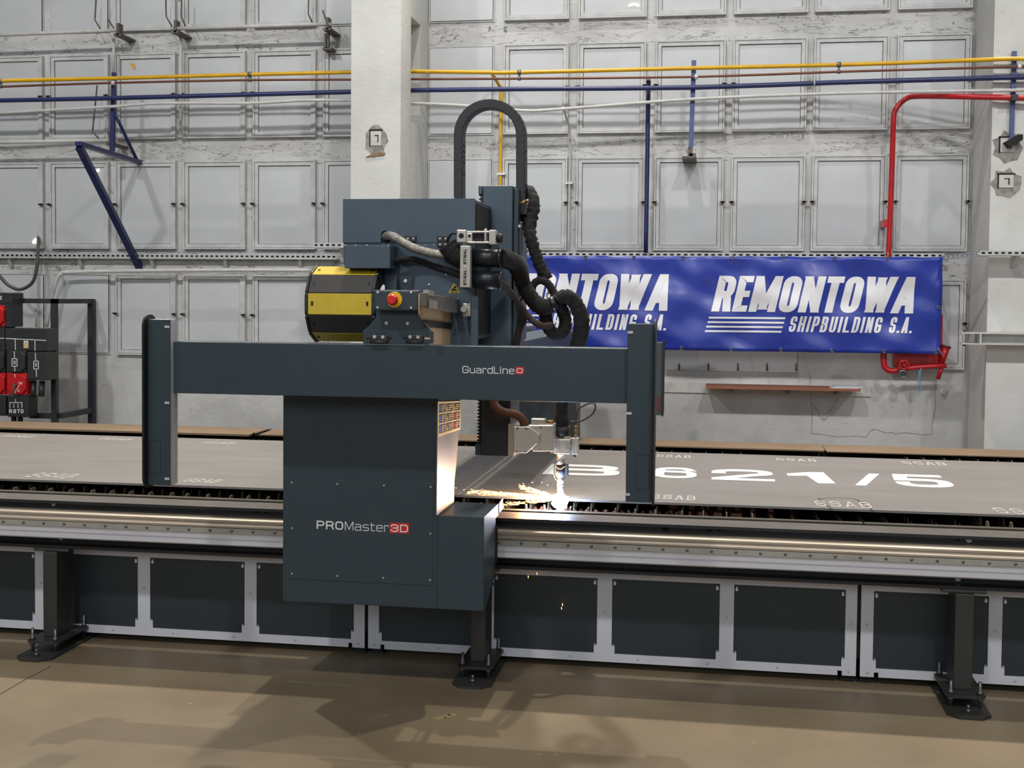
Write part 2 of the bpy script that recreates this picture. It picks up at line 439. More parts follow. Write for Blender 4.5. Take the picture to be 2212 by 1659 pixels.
    if c == 'n': return [([(0, 0), (0, x)], False), ([(0, x)]+A(i, x-q, r, q, 90, 0)+[(1, 0)], False)]
    if c == 'r': return [([(0, 0), (0, x), (1, x), (1, x-.1)], False)]
    if c == 'a': return [([(.04, x)]+A(i, x-q, r, q, 90, 0)+[(1, 0)]+A(r, q*.8, r, q*.8, 270, 180)+A(r, .42-q*.8, r, q*.8, 180, 90)+[(1, .42)], False)]
    if c == 'd': return [([(1, 1), (1, 0)]+A(r, q, r, q, 270, 180)+A(r, x-q, r, q, 180, 90)+[(1, x)], False)]
    if c == 'i': return [([(.5, 0), (.5, x)], False), ([(.5, .9), (.5, 1)], False)]
    if c == 'e': return [([(0, .38), (1, .38)]+A(i, x-q, r, q, 0, 90)+A(r, x-q, r, q, 90, 180)+A(r, q, r, q, 180, 270)+[(.96, 0)], False)]
    if c == 's': return [([(.96, x)]+A(r, x-q*.8, r, q*.8, 90, 180)+A(r, .36+q*.6, r, q*.6, 180, 270)+A(i, .36-q*.6, r, q*.6, 90, 0)+A(i, q*.8, r, q*.8, 0, -90)+[(.04, 0)], False)]
    if c == 't': return [([(.2, .95), (.2, q*.8)]+A(.2+r, q*.8, r, q*.8, 180, 270)+[(1, 0)], False), ([(0, x), (1, x)], False)]
    if c == '.': return [([(.5, 0), (.5, .02)], False)]
    return []
def stroke_text(mb, text, o, u, v, w, h, t, tv=None, gap=0.25, wide={}, shear=0.0, r=0.35, q=0.22, lift=0.0008, sub=0.0):
    """lettering drawn with strokes of even thickness t (tv for level strokes) inside the box w x h at corner o"""
    tv = t if tv is None else tv
    o, u, v = Vector(o), Vector(u).normalized(), Vector(v).normalized(); n = u.cross(v)
    ws = [wide.get(c, 1.0) for c in text]; unit = w/(sum(ws)+gap*(len(text)-1)); x = 0.0
    for c, k in zip(text, ws):
        gw = k*unit
        for pi_, (pts, closed) in enumerate(glyph_strokes(c, r, q)):
            # drawn in a space where both stroke thicknesses are 1
            P = [Vector(((x+t/2+px*(gw-t))/t, (tv/2+py*(h-tv))/tv)) for px, py in pts]
            Q = [P[0]]
            for p in P[1:]:
                if (p-Q[-1]).length > 1e-3: Q.append(p)
            if closed and (Q[0]-Q[-1]).length < 1e-3: Q.pop()
            if sub:
                E_ = list(zip(Q, Q[1:]+Q[:1])) if closed else list(zip(Q, Q[1:])); Q2 = []
                for p, q_ in E_:
                    k_ = max(1, int((q_-p).length*t/sub))
                    Q2 += [p.lerp(q_, j/k_) for j in range(k_)]
                Q = Q2 if closed else Q2+[Q[-1]]
            m = len(Q); Lp, Rp = [], []
            for i in range(m):
                a = Q[i-1] if (i > 0 or closed) else None; b = Q[(i+1) % m] if (i < m-1 or closed) else None
                d0 = (Q[i]-a).normalized() if a is not None else None; d1 = (b-Q[i]).normalized() if b is not None else None
                if d0 is None or d1 is None:
                    # square-cut ends, level or upright, reaching the edge of the letter box
                    d = d1 if d0 is None else d0; sg = -1 if d0 is None else 1
                    if abs(d.y) >= abs(d.x):
                        e = Q[i]+d*(sg*0.5/abs(d.y)); k_ = 0.5/abs(d.y)*(1 if d.y > 0 else -1); off = Vector((-k_, 0))
                    else:
                        e = Q[i]+d*(sg*0.5/abs(d.x)); k_ = 0.5/abs(d.x)*(1 if d.x > 0 else -1); off = Vector((0, k_))
                    Lp.append(e+off); Rp.append(e-off)
                    continue
                else:
                    n0 = Vector((-d0.y, d0.x)); n1 = Vector((-d1.y, d1.x)); nn = n0+n1
                    if nn.length < 0.3: nn = n0; s = 1
                    else:
                        nn.normalize(); s = min(1/max(0.35, nn.dot(n0)), 2.0)
                Lp.append(Q[i]+nn*0.5*s); Rp.append(Q[i]-nn*0.5*s)
            conv = lambda p, i: o+u*(p.x*t+shear*p.y*tv)+v*(p.y*tv)+n*(lift+0.00012*pi_+0.00002*min(i, 40))
            Vs = [conv(p, i) for i, p in enumerate(Lp)]+[conv(p, i) for i, p in enumerate(Rp)]
            F = [(i, (i+1) % m, m+(i+1) % m, m+i) for i in range(m if closed else m-1)]
            mb.verts_faces(Vs, F)
        x += (k+gap)*unit
    return mb
def pstroke(mb, text, x0, y0, x1, y1, Y, tpx, tvpx=None, **k):
    a = at(x0, y1, Y); b = at(x1, y1, Y); z1 = at((x0+x1)/2, y0, Y).z; z0 = at((x0+x1)/2, y1, Y).z
    s = (b.x-a.x)/(x1-x0)
    return stroke_text(mb, text, (a.x, Y, z0), (1,0,0), (0,0,1), b.x-a.x, z1-z0, tpx*s, None if tvpx is None else tvpx*s, **k)

# ------------------------------------------------------------------ the setting
WY = 9.0
M['floor'] = mat('concrete_floor', srgb(140, 124, 100), 0.45, 0.0, col2=srgb(120, 104, 82), vscale=1.6, bump=0.05, bscale=25)
M['floor_mark'] = mat('floor_scuff', srgb(172, 150, 116), 0.6, var=0.3, vscale=30)
M['floor_seam'] = mat('floor_seam', srgb(62, 52, 40), 0.8)
structure(MB().box(-9, 6, -4, WY+0.3, -0.2, 0).build('floor', 'floor'))
FLOOR = bpy.data.objects['floor']
def floor_mark(pix, material, wd):
    m = MB()
    for (xa, ya), (xb, yb) in zip(pix, pix[1:]):
        p, q = atz(xa, ya, 0), atz(xb, yb, 0); d = (q-p).normalized(); n = Vector((-d.y, d.x, 0))*wd/2
        m.prism([p-n, q-n, q+n, p+n], (0, 0, 0.0006))
    m.build('floor_scuff', material, FLOOR)
M['pale_paint'] = mat('pale_paint_residue', srgb(172, 152, 108), 0.7, col2=srgb(130, 112, 86), vscale=60)
M['chalk'] = mat('blue_chalk', srgb(140, 138, 120), 0.8, col2=srgb(126, 112, 90), vscale=40)
floor_mark([(940, 1554), (958, 1548), (975, 1546), (982, 1542)], 'pale_paint', 0.035)
floor_mark([(800, 1555), (842, 1543)], 'chalk', 0.014); floor_mark([(1076, 1570), (1097, 1545)], 'chalk', 0.014)
floor_mark([(0, 1500), (60, 1465), (110, 1440)], 'floor_seam', 0.006)
floor_mark([(620, 1472), (760, 1481)], 'chalk', 0.012)
for x, y in ((160, 1568), (405, 1520), (770, 1586), (1320, 1528), (1620, 1600), (1625, 1607), (735, 1530), (1160, 1630), (1195, 1631), (300, 1626)):
    floor_mark([(x, y), (x+5, y-2), (x+9, y+1)], 'pale_paint', 0.008)
wall = structure(MB().box(-9, 6, WY, WY+0.3, 0, 9.2).build('wall_back', 'wall'))

# concrete pillars; the left one is pierced where the pipes run through
pl, pr, pf = -2.475, -2.124, 8.18
zt, zb = at(899, 45, 8.6).z, at(899, 268, 8.6).z
pm = MB()
pm.box(pl, pr, pf, 8.46, 0, 9.2); pm.box(pl, pr, 8.74, WY, 0, 9.2)
pm.box(pl, pr, 8.46, 8.74, 0, zb); pm.box(pl, pr, 8.46, 8.74, zt, 9.2)
p1 = structure(pm.build('concrete_pillar', 'pillar'))
def niche(parent, cx, cy, Y, wd, ht, brown=False):
    """broken-out hole in the plaster around an old flush box"""
    pts = []
    for k in range(14):
        t = 2*PI*k/14; rr = 1+0.16*math.sin(3*k+cx)
        pts.append((cx+wd*0.72*rr*math.cos(t), cy+ht*0.66*rr*math.sin(t)))
    MB().pprism(pts, Y-0.004, 0.006).build('plaster_hole', 'plaster', parent)
    b = MB(); b.pbox(cx-wd*0.36, cy-ht*0.40, cx+wd*0.36, cy+ht*0.2, Y-0.012, 0.01)
    o = b.build('flush_box', 'dirtywhite', parent)
    f = MB(); f.pbox(cx-wd*0.44, cy-ht*0.48, cx+wd*0.44, cy-ht*0.40, Y-0.007, 0.004)
    f.pbox(cx-wd*0.44, cy-ht*0.44, cx-wd*0.36, cy+ht*0.24, Y-0.007, 0.004)
    f.pbox(cx-wd*0.1, cy-ht*0.24, cx+wd*0.16, cy-ht*0.2, Y-0.014, 0.004)
    f.pbox(cx+wd*0.1, cy-ht*0.24, cx+wd*0.16, cy+ht*0.06, Y-0.014, 0.004)
    f.build('box_gap', 'black_gap', parent)
    if brown:
        MB().pprism([(cx-wd*0.7, cy+ht*0.68), (cx+wd*0.55, cy+ht*0.6), (cx+wd*0.62, cy+ht*0.5), (cx+wd*0.2, cy+ht*0.48), (cx-wd*0.3, cy+ht*0.56)], Y-0.009, 0.008).build('brown_plaster', 'brownplaster', parent)
niche(p1, 812, 304, pf, 32, 52, True)
qf = 8.39
ql = at(2142, 300, qf).x
p2 = structure(MB().box(ql, ql+0.262, qf, WY, 0, 9.2).build('concrete_pillar', 'pillar'))
niche(p2, 2177, 318, qf, 44, 50)
niche(p2, 2174, 396, qf, 44, 46)

# steel-sheeted window openings: double frame, painted sheet, turn latches
cols_left = [(-5.74, -5.229), (-5.169, -4.675), (-4.616, -4.119), (-4.055, -3.552), (-3.488, -2.991), (-2.93, -2.44)]
cols_right = [(-2.119, -1.624), (-1.547, -1.066), (-0.997, -0.501), (-0.43, 0.065), (0.121, 0.637), (0.685, 1.196), (1.253, 1.75)]
rows = [(3.649, 4.33), (2.815, 3.474), (1.962, 2.64), (1.133, 1.766)]
def rect_ring(mb, x0, x1, z0, z1, t, y0, y1):
    mb.box(x0, x1, y0, y1, z0, z0+t); mb.box(x0, x1, y0, y1, z1-t, z1)
    mb.box(x0, x0+t, y0, y1, z0+t, z1-t); mb.box(x1-t, x1, y0, y1, z0+t, z1-t)
nwin = 0
def window(x0, x1, z0, z1, plain=False, latches=True):
    global nwin; nwin += 1
    mb = MB()
    if not plain:
        rect_ring(mb, x0, x1, z0, z1, 0.012, WY-0.040, WY)
        rect_ring(mb, x0+0.0145, x1-0.0145, z0+0.0145, z1-0.0145, 0.0245, WY-0.034, WY)
    else:
        rect_ring(mb, x0, x1, z0, z1, 0.008, WY-0.012, WY)
    o = structure(mb.build('window_%d' % nwin, 'frame'))
    i = 0.042 if not plain else 0.012
    # sheet slightly dished so that it catches the light unevenly
    bm = MB(); nx, nz = 6, 8; V = []; F = []
    sd = random.random()*6
    for j in range(nz+1):
        for k in range(nx+1):
            u, v = k/nx, j/nz
            e = 0 if k in (0, nx) or j in (0, nz) else 1
            V.append((x0+i+(x1-x0-2*i)*u, WY-0.018-e*0.003*(1+math.sin(3.1*u+sd)*math.cos(4*v+sd*2)), z0+i+(z1-z0-2*i)*v))
    for j in range(nz):
        for k in range(nx):
            a = j*(nx+1)+k; F.append((a, a+1, a+nx+2, a+nx+1))
    b0 = len(V)
    for q in ((x0+i, WY, z0+i), (x1-i, WY, z0+i), (x1-i, WY, z1-i), (x0+i, WY, z1-i)): V.append(q)
    F.append((b0, b0+1, b0+2, b0+3))
    bm.verts_faces(V, F)
    s = bm.build('sheet', 'sheet', o)
    for f in s.data.polygons: f.use_smooth = True
    if latches and not plain:
        zm = (z0+z1)/2+0.005
        for xx in (x0+0.004, x1-0.004):
            l = MB(); l.cyl((xx, WY-0.040, zm), (xx, WY-0.066, zm), 0.012, 0.010, 10); l.box(xx-0.02, xx+0.02, WY-0.066, WY-0.054, zm-0.003, zm+0.009)
            l.build('latch', 'latch', o)
for j, (z0, z1) in enumerate(rows):
    for k, (x0, x1) in enumerate(cols_left):
        window(x0, x1, z0, z1, plain=(j == 0 and k in (0, 1, 5)) or (j == 3 and k < 2), latches=j > 0)
    for k, (x0, x1) in enumerate(cols_right):
        if j == 3 and k < 6: continue
        window(x0, x1, z0, z1, plain=k == 0, latches=j > 0)

# ------------------------------------------------------------------ pipes along the wall
PY = 8.6
def clamp(parent, x, ya, yb, ra, rb, Y=PY):
    """pair of pipe rings joined by a short link"""
    c = MB(); a, b = at(x, ya, Y), at(x, yb, Y)
    c.cyl(a-Vector((0.012, 0, 0)), a+Vector((0.012, 0, 0)), ra*1.35, n=14)
    c.cyl(b-Vector((0.010, 0, 0)), b+Vector((0.010, 0, 0)), rb*1.6, n=14)
    c.cyl(a, b, 0.005, n=8)
    return c.build('pipe_clamp', 'screw_dark', parent)
ry, rc, rb_, rw = 0.0145, 0.0085, 0.0175, 0.0115
y_pts = [(-120, 180), (0, 175), (245, 169), (540, 161), (757, 156), (892, 154.5), (1058, 156.5), (1122, 156.5), (1500, 147), (1812, 140), (2060, 131.5, 8.42), (2140, 128.7, 8.33), (2190, 127, 8.32), (2330, 130, 8.32)]
r_ = root('gas_pipe', at(1058, 156, PY), 'yellow gas pipe, topmost of the pipes crossing the wall', 'pipe', None)
pline(MB(), y_pts, PY, ry, sub=2).build('pipe_run', 'yellow_pipe', r_)
pline(MB(), [(1058, 156, PY), (1062, 158, 8.72), (1079, 186, 8.93), (1083, 200, 8.95), (1081.5, 300, 8.95), (1081, 470, 8.95)], PY, 0.0125, sub=4).build('drop_pipe', 'yellow_pipe', r_)
for x, ya, yb in ((540, 161, 173), (1122, 156.5, 170)): clamp(r_, x, ya, yb, ry, rc)
clamp(r_, 1812, 140, 155, ry, rc); clamp(r_, 2, 175, 187, ry, rc)
c = at(1083, 376, 8.95); MB().box(c.x-0.03, c.x+0.03, 8.93, WY, c.z-0.008, c.z+0.008).build('wall_clip', 'screw', r_)
r_ = root('copper_pipe', at(1100, 170, PY), 'thin reddish-brown copper pipe just below the yellow gas pipe', 'pipe')
pline(MB(), [(-120, 192), (0, 187.5), (245, 179), (540, 173), (757, 172), (892, 171), (1100, 170), (1500, 166), (1812, 155), (2060, 147.8, 8.42), (2140, 145.5, 8.33), (2190, 144, 8.32), (2330, 142, 8.32)], PY, rc, sub=2).build('pipe_run', 'copper', r_)
for x, y, yy in ((245, 179, PY), (1504, 166, PY), (2202, 144, 8.32)):
    a = at(x, y, yy); MB().cyl(a-Vector((0.012,0,0)), a+Vector((0.012,0,0)), 0.017, n=14).build('pipe_clamp', 'screw', r_)
r_ = root('compressed_air_pipe', at(1150, 192, PY), 'dark blue pipe below the copper pipe, with one long blue drop', 'pipe')
pline(MB(), [(-120, 220), (0, 217), (245, 212), (757, 198.5), (892, 195), (1150, 192), (1500, 189), (1812, 178), (2060, 170.8, 8.42), (2140, 168.4, 8.33), (2190, 167, 8.32), (2330, 164, 8.32)], PY, rb_, sub=2).build('pipe_run', 'blue', r_)
pline(MB(), [(1401, 176, PY), (1401, 190, 8.66), (1400, 230, 8.8), (1397.5, 400, 8.8), (1395, 546, 8.8)], PY, 0.016, sub=3).build('drop_pipe', 'blue', r_)
a = at(1401, 176, PY); MB().cyl(a, a+Vector((0, 0, 0.015)), 0.017, 0.012).build('pipe_cap', 'copper', r_)
for x in (1759, 1830, 1902):
    a = at(x, 189-(x-1500)*0.0322, PY if x < 1950 else (8.41 if x < 2100 else 8.37))
    MB().cyl(a-Vector((0.003,0,0)), a+Vector((0.003,0,0)), rb_*1.06, n=14).build('white_band', 'white', r_)
r_ = root('white_conduit', at(1000, 228, PY), 'wavy white conduit, lowest of the pipes crossing the wall', 'pipe')
pline(MB(), [(-120, 250), (0, 244), (245, 230), (350, 223), (540, 223), (650, 217), (757, 217), (892, 223), (1000, 228), (1130, 239), (1219, 235), (1500, 214), (1800, 202), (2060, 197, 8.42), (2140, 196, 8.33), (2190, 195, 8.32), (2330, 192, 8.32)], PY, rw, sub=4).build('pipe_run', 'dirtywhite', r_)
pline(MB(), [(1216, 232, PY), (1222, 250, 8.75), (1231, 290, 8.94), (1230, 400, 8.94), (1227.5, 549, 8.94)], PY, 0.0085, sub=4).build('drop_pipe', 'dirtywhite', r_)
c = at(1229, 396, 8.94); MB().box(c.x-0.025, c.x+0.025, 8.925, WY, c.z-0.006, c.z+0.008).build('wall_clip', 'screw', r_)
r_ = root('fire_water_pipe', at(1919, 400, 8.72), 'bright red bent fire pipe dropping behind the banner', 'pipe')
pline(MB(), [(2330, 216, 8.30), (2212, 212, 8.31), (2140, 210, 8.33), (2060, 208.5, 8.42), (1985, 208, 8.66), (1962, 211, 8.72), (1946, 222, 8.72), (1934, 238, 8.72), (1930, 262, 8.72), (1926, 380, 8.76), (1919, 560, 8.785), (1911, 752, 8.785)], 8.7, 0.0185, sub=4, n=14).build('pipe_run', 'red', r_)
MB().pbox(1909, 474, 1917, 490, 8.77, 0.22).build('wall_bracket', 'red', r_)
MB().pbox(2186, 204, 2200, 216, 8.27, 0.075).build('pipe_clamp', 'rackframe', r_)

# blue flat-bar stands that carry the pipes
r_ = root('pipe_bracket', at(1492, 330, 8.66), 'blue flat-bar pipe bracket standing above the banner', 'pipe bracket', 'blue pipe brackets')
MB().pprism([(1494, 130), (1504, 130), (1497.5, 318), (1487.5, 318)], 8.63, 0.03).build('flat_bar', 'blue2', r_)
m_ = MB(); m_.pbox(1485, 318, 1496, 337, 8.63, 0.04); m_.pbox(1489, 331, 1503, 337, 8.63, 0.37); m_.pbox(1473, 337, 1504, 341, 8.63, 0.37); m_.build('foot', 'latch', r_)
r_ = root('pipe_bracket', at(2190, 300, 8.66), 'blue flat-bar pipe bracket in front of the right pillar', 'pipe bracket', 'blue pipe brackets')
MB().pprism([(2187, 110), (2197, 110), (2190, 305), (2181, 305)], 8.352, 0.022).build('flat_bar', 'blue2', r_)
MB().prism([at(2172, 306, 8.3), at(2200, 290, 8.3), at(2210, 290, 8.3), at(2210, 302, 8.3), at(2182, 318, 8.3)], (0, 0.09, 0)).build('foot', 'black_gap', r_)
r_ = root('pipe_bracket', at(244, 320, 8.66), 'navy blue pipe bracket on the left, with a slanting brace', 'pipe bracket', 'blue pipe brackets')
MB().pprism([(241, 156), (248, 156), (244, 326), (236, 326)], 8.64, 0.035).build('flat_bar', 'blue', r_)
pline(MB(), [(248, 245, 8.66), (297, 348, 8.93)], PY, 0.013, n=6).build('brace', 'blue', r_)
# big triangular wall bracket
A, B, C_ = at(168, 310, 8.05), at(306, 352, WY), at(302, 579, WY)
r_ = root('wall_bracket', C_, 'large navy blue triangular steel bracket jutting from the left wall', 'bracket')
def bar(mb, p, q, wd, th):
    p, q = Vector(p), Vector(q); d = (q-p).normalized(); s = Vector((1,0,0)); n = d.cross(s).normalized()
    V = []
    for e in (p, q):
        for a, b in ((-1,-1),(1,-1),(1,1),(-1,1)): V.append(e+s*a*wd/2+n*b*th/2)
    return mb.verts_faces(V, [(0,1,2,3),(4,5,6,7),(0,1,5,4),(1,2,6,5),(2,3,7,6),(3,0,4,7)])
bar(MB(), A, B, 0.045, 0.03).build('arm', 'blue', r_)
bar(MB(), A+Vector((0, 0.02, -0.02)), C_, 0.05, 0.035).build('strut', 'blue', r_)

# window opener shafts, upper left
def opener(label, x0, y0, x1, y1, hangs, brackets, Y=8.78):
    r = root('window_opener', at((x0+x1)/2, (y0+y1)/2, Y), label, 'window opener', 'old window opener shafts')
    pline(MB(), [(x0, y0), (x1, y1)], Y, 0.014, sub=1, n=12).build('shaft', 'dirtywhite', r)
    for h in hangs: pline(MB(), h, Y+0.05, 0.006, sub=1, n=6).build('link_rod', 'latch', r)
    for x, y in brackets:
        p = at(x, y, Y); b = MB(); b.box(p.x-0.03, p.x+0.03, Y-0.02, WY, p.z-0.035, p.z-0.018); b.box(p.x-0.008, p.x+0.012, Y-0.02, Y+0.05, p.z-0.03, p.z+0.06)
        b.build('bearing_bracket', 'latch', r)
opener('grey window opener shaft at top left, ending above the blue post', -60, 78, 258, 65, [[(208, -10), (205, 43), (217, 63)], [(234, 43), (252, 70)]], [(256, 68)])
opener('grey window opener shaft left of the pillar top, above the yellow pipe', 370, 62, 714, 52, [[(358, -10), (359, 36), (372, 58)], [(392, -10), (392, 36), (400, 56)], [(667, -10), (666, 30), (675, 50)], [(697, 22), (706, 48)]], [(380, 62), (708, 56)])
opener('grey window opener shaft left of the navy bracket, below the pipes', -60, 309, 238, 303, [[(210, 184), (200, 285), (216, 302)], [(232, 284), (238, 302)]], [(240, 304)])
r_ = root('conduit', at(390, 290, 8.9), 'grey vertical conduit behind the pipes, below the middle opener shaft', 'conduit')
pline(MB(), [(390, 66), (390, 292)], 8.9, 0.011, sub=1).build('tube', 'dirtywhite', r_)
r_ = root('conduit', at(246, 156, 8.9), 'short grey conduit above the left blue post', 'conduit')
pline(MB(), [(246, 76), (245, 156)], 8.9, 0.011, sub=1).build('tube', 'dirtywhite', r_)
tag(MB().pprism([(279, 136), (289, 137), (294, 150), (287, 148)], 8.972, 0.006).build('tape_scrap', 'orange_tape'), 'scrap of orange tape stuck on a window sheet, upper left', 'tape')
# opener bracket beside the pillar
m_ = MB(); m_.pbox(700, 72, 704, 104, 8.86, 0.03); m_.pbox(706, 72, 710, 104, 8.86, 0.03); m_.pbox(696, 102, 716, 107, 8.86, 0.139)
tag(m_.build('opener_lever', 'latch'), 'dark lever bracket hanging at the opener end beside the pillar', 'bracket')

# ------------------------------------------------------------------ cable trays
def tray(label, x0, x1, y0, y1, Y, depth, n, back=WY):
    r = root('cable_tray', at((x0+x1)/2, y1, Y), label, 'cable tray', 'perforated cable trays')
    a = at(x0, (y0+y1)/2, Y).x; b = at(x1, (y0+y1)/2, Y).x
    t = at((x0+x1)/2, y0, Y).z; u = at((x0+x1)/2, y1, Y).z
    m = MB(); zc = u+(t-u)*0.55; hz = 0.0065
    m.box(a, b, Y, Y+0.003, u, zc-hz); m.box(a, b, Y, Y+0.003, zc+hz, t)
    for k in range(n+1):
        c = a+(b-a)*k/n; h = (b-a)/n*0.22
        m.box(max(a, c-h), min(b, c+h), Y, Y+0.003, zc-hz, zc+hz)
    m.box(a, b, Y+0.003, Y+depth, u, u+0.003); m.box(a, b, Y+depth-0.003, Y+depth, u+0.003, t)
    m.build('tray_body', 'galv', r)
    MB().cyl((a+0.01, Y+0.022, zc), (b-0.02, Y+0.022, zc), 0.012, n=10).build('slot_shade_rod', 'rubber', r)  # black rod added so the slots look dark like the tray's shaded inside
    nb = max(1, int((b-a)/0.55))
    for k in range(nb):
        c = a+(b-a)*(k+0.5)/nb
        m = MB(); m.prism([(c-0.012, Y+0.02, u), (c-0.012, back, u), (c-0.012, back, u-0.07), (c-0.012, back-0.03, u-0.07)], (0.024, 0, 0)); m.build('bracket', 'galv', r)
    return r
tray('long perforated cable tray along the left wall below the second window row', -60, 727, 548, 559, 8.92, 0.075, 74)
tray('short perforated cable tray left of the machine, stepping round the pillar', 676, 790, 525, 535, 8.02, 0.14, 9, pf)
tray('perforated cable tray across the right pillar beside the banner', 2117, 2290, 542, 552, 8.18, 0.16, 12, qf)
tray('cable tray hidden behind the top edge of the blue banner', 1140, 2040, 546, 556, 8.86, 0.13, 60)
r_ = root('cable_tray', at(2075, 556, 8.5), 'slanting perforated tray piece joining the banner corner to the pillar tray', 'cable tray', 'perforated cable trays')
m_ = MB()
def tp(t, v):
    x = 2036+81*t; return at(x, 552-9*t+v*10, 8.78-0.59*t)
m_.prism([tp(0, 0), tp(1, 0), tp(1, .3), tp(0, .3)], (0.004, 0.02, 0)); m_.prism([tp(0, .65), tp(1, .65), tp(1, 1), tp(0, 1)], (0.004, 0.02, 0))
for k in range(8):
    t = k/8; m_.prism([tp(t, .3), tp(t+.06, .3), tp(t+.06, .65), tp(t, .65)], (0.004, 0.02, 0))
m_.build('tray_body', 'galv', r_)

# grey conduit bending down behind the switchboard
r_ = root('conduit', at(130, 600, 8.9), 'pale grey conduit bending down into the switchboard from the tray', 'conduit')
pline(MB(), [(740, 584), (500, 583.5), (300, 585), (150, 588), (132, 592), (123, 604), (112, 640), (100, 706)], 8.86, 0.0155, sub=4).build('tube', 'dirtywhite', r_)
r_ = root('power_cable', at(60, 620, 8.7), 'black cable looping from a hole in the wall into the switchboard', 'cable')
pline(MB(), [(83, 512, 8.99), (82, 545, 8.7), (79, 580, 8.66), (70, 610, 8.66), (45, 625, 8.66), (20, 617, 8.66), (0, 597, 8.66), (-30, 560, 8.66)], 8.7, 0.013, sub=5).build('cable_loop', 'cable', r_)
pline(MB(), [(79, 562, 8.94), (78, 600, 8.94), (78, 706, 8.94)], 8.94, 0.009, sub=3).build('cable_drop', 'dirtywhite', r_)
tag(MB().pprism([(70, 521), (74, 516), (79, 514), (79, 522), (76, 530), (70, 530)], 8.972, 0.02).build('wall_hole', 'daylight'), 'bright hole in a window sheet where the black cable enters', 'hole')

tag(MB().pprism([(208, 366), (211, 364), (214, 366), (213, 371), (209, 371)], 8.972, 0.02).build('wall_hole', 'daylight'), 'tiny bright hole in a window sheet just left of the navy bracket strut', 'hole')
tag(MB().pprism([(1357, 14), (1362, 8), (1370, 7), (1381, 10), (1380, 14), (1370, 11), (1363, 13)], 8.972, 0.02).build('wall_hole', 'daylight'), 'curved bright gash in a top-row window sheet above the blue drop pipe', 'hole')
# ------------------------------------------------------------------ switchboard at the left
SY = 8.42
r_ = root('switchboard', at(60, 905, SY), 'dark electrical switchboard rack with red switches at the left edge', 'switchboard')
def post(mb, x, y0, y1, Y, wpx):
    p = at(x, y0, Y); q = at(x, y1, Y); hw = wpx*Y/FPX/2
    mb.box(p.x-hw, p.x+hw, Y, Y+0.04, q.z, p.z)
zb0 = 0.0
X1 = at(115, 780, SY).x
ztop = at(70, 645, SY).z; zmid = at(100, 893, SY).z
def member(*a): MB().box(*a).build('rack_bar', 'rackframe', r_)
member(X1-0.02, X1+0.02, SY, SY+0.04, 0, ztop); member(X1+0.01, X1+0.055, WY-0.09, WY-0.045, 0, ztop+0.0)
member(X1-1.1, X1+0.02, SY, SY+0.04, ztop-0.035, ztop); member(X1+0.012, X1+0.05, SY+0.04, WY-0.09, ztop-0.035, ztop)
member(X1-0.2, X1-0.02, SY+0.005, SY+0.04, zmid-0.04, zmid); member(X1+0.012, X1+0.05, SY+0.04, WY-0.09, zmid-0.04, zmid)
member(X1-0.75, X1-0.71, SY, SY+0.04, 0, ztop)
def ebox(name, px0, py0, px1, py1, Y, depth, material='bakelite', chamfer=True):
    o = MB().pbox(px0, py0, px1, py1, Y, depth).build(name, material, r_, bev=0.006)
    if chamfer:
        w_, h_ = px1-px0, py1-py0; i = 2.5; c = w_*0.2
        MB().pprism([(px0+i, py0+i+c), (px0+i+c, py0+i), (px1-i-c, py0+i), (px1-i, py0+i+c), (px1-i, py1-i-c), (px1-i-c, py1-i), (px0+i+c, py1-i), (px0+i, py1-i-c)], Y-0.02, 0.02).build('cover', material, o, bev=0.003)
    return o
BY = SY-0.16
def lines(parent, segs, Y, wpx=1.7):
    m = MB()
    for s in segs: strip(m, s, Y, wpx, 0.0015)
    m.build('diagram_lines', 'white', parent)
o_ = ebox('terminal_box', -30, 632, 25, 656, BY, 0.16, chamfer=False)
m_ = MB(); pstroke(m_, '2', -1, 639, 4, 647, BY, 1.4); m_.build('number', 'white', o_)
MB().pbox(-30, 656, 25, 706, BY+0.005, 0.15).build('box_body', 'bakelite', r_)
ebox('red_switch', -36, 659, 9.5, 705, BY-0.005, 0.1, 'switch_red')
o_ = ebox('busbar_box', -60, 706, 9.5, 757, BY, 0.15, chamfer=False); lines(o_, [[(-40, 730.5), (9, 730.8)]], BY)
o_ = ebox('busbar_box', 11, 709, 102, 758, BY, 0.15, chamfer=False)
lines(o_, [[(12, 731), (100, 735.5)], [(33, 731), (33.5, 756)], [(75.5, 733.5), (76, 758)]], BY)
k_ = MB().pbox(51, 736, 61, 752, BY-0.003, 0.003).build('warning_label', 'paper', o_)
MB().pprism([(56, 737.5), (60, 744.5), (52, 744.5)], BY-0.0045, 0.0012).build('warning_triangle', 'orange_tape', k_)
MB().pbox(52, 746.5, 60, 750.5, BY-0.0045, 0.0012).build('warning_text_strip', 'warn_yellow', k_)
ebox('fuse_box', -30, 757, 10, 804, BY, 0.14)
o_ = ebox('fuse_box', 13.5, 757, 56, 806, BY, 0.14)
fy = BY-0.02
lines(o_, [[(31, 759), (31.5, 775)], [(26, 775), (37, 775), (37, 791), (26, 791), (26, 775)], [(29, 780), (34, 780)], [(29, 783), (34, 783)], [(29, 786), (34, 786)], [(32, 791), (32, 802)]], fy)
o_ = ebox('fuse_box', 58, 760, 103, 821, BY, 0.15, chamfer=False)
lines(o_, [[(76.5, 762), (77, 780)], [(73, 780), (83, 780), (83, 797), (73, 797), (73, 780)], [(76, 785), (80, 785)], [(76, 788), (80, 788)], [(76, 791), (80, 791)], [(78.5, 797), (79, 814)]], BY)
ebox('red_switch', -34, 805, 11, 852, BY-0.005, 0.13, 'switch_red')
o_ = ebox('red_switch', 14, 806, 58, 853, BY-0.005, 0.13, 'switch_red')
sy = BY-0.025
lines(o_, [[(32, 808), (32.5, 815)], [(42, 832), (33, 845), (33, 850)]], sy)
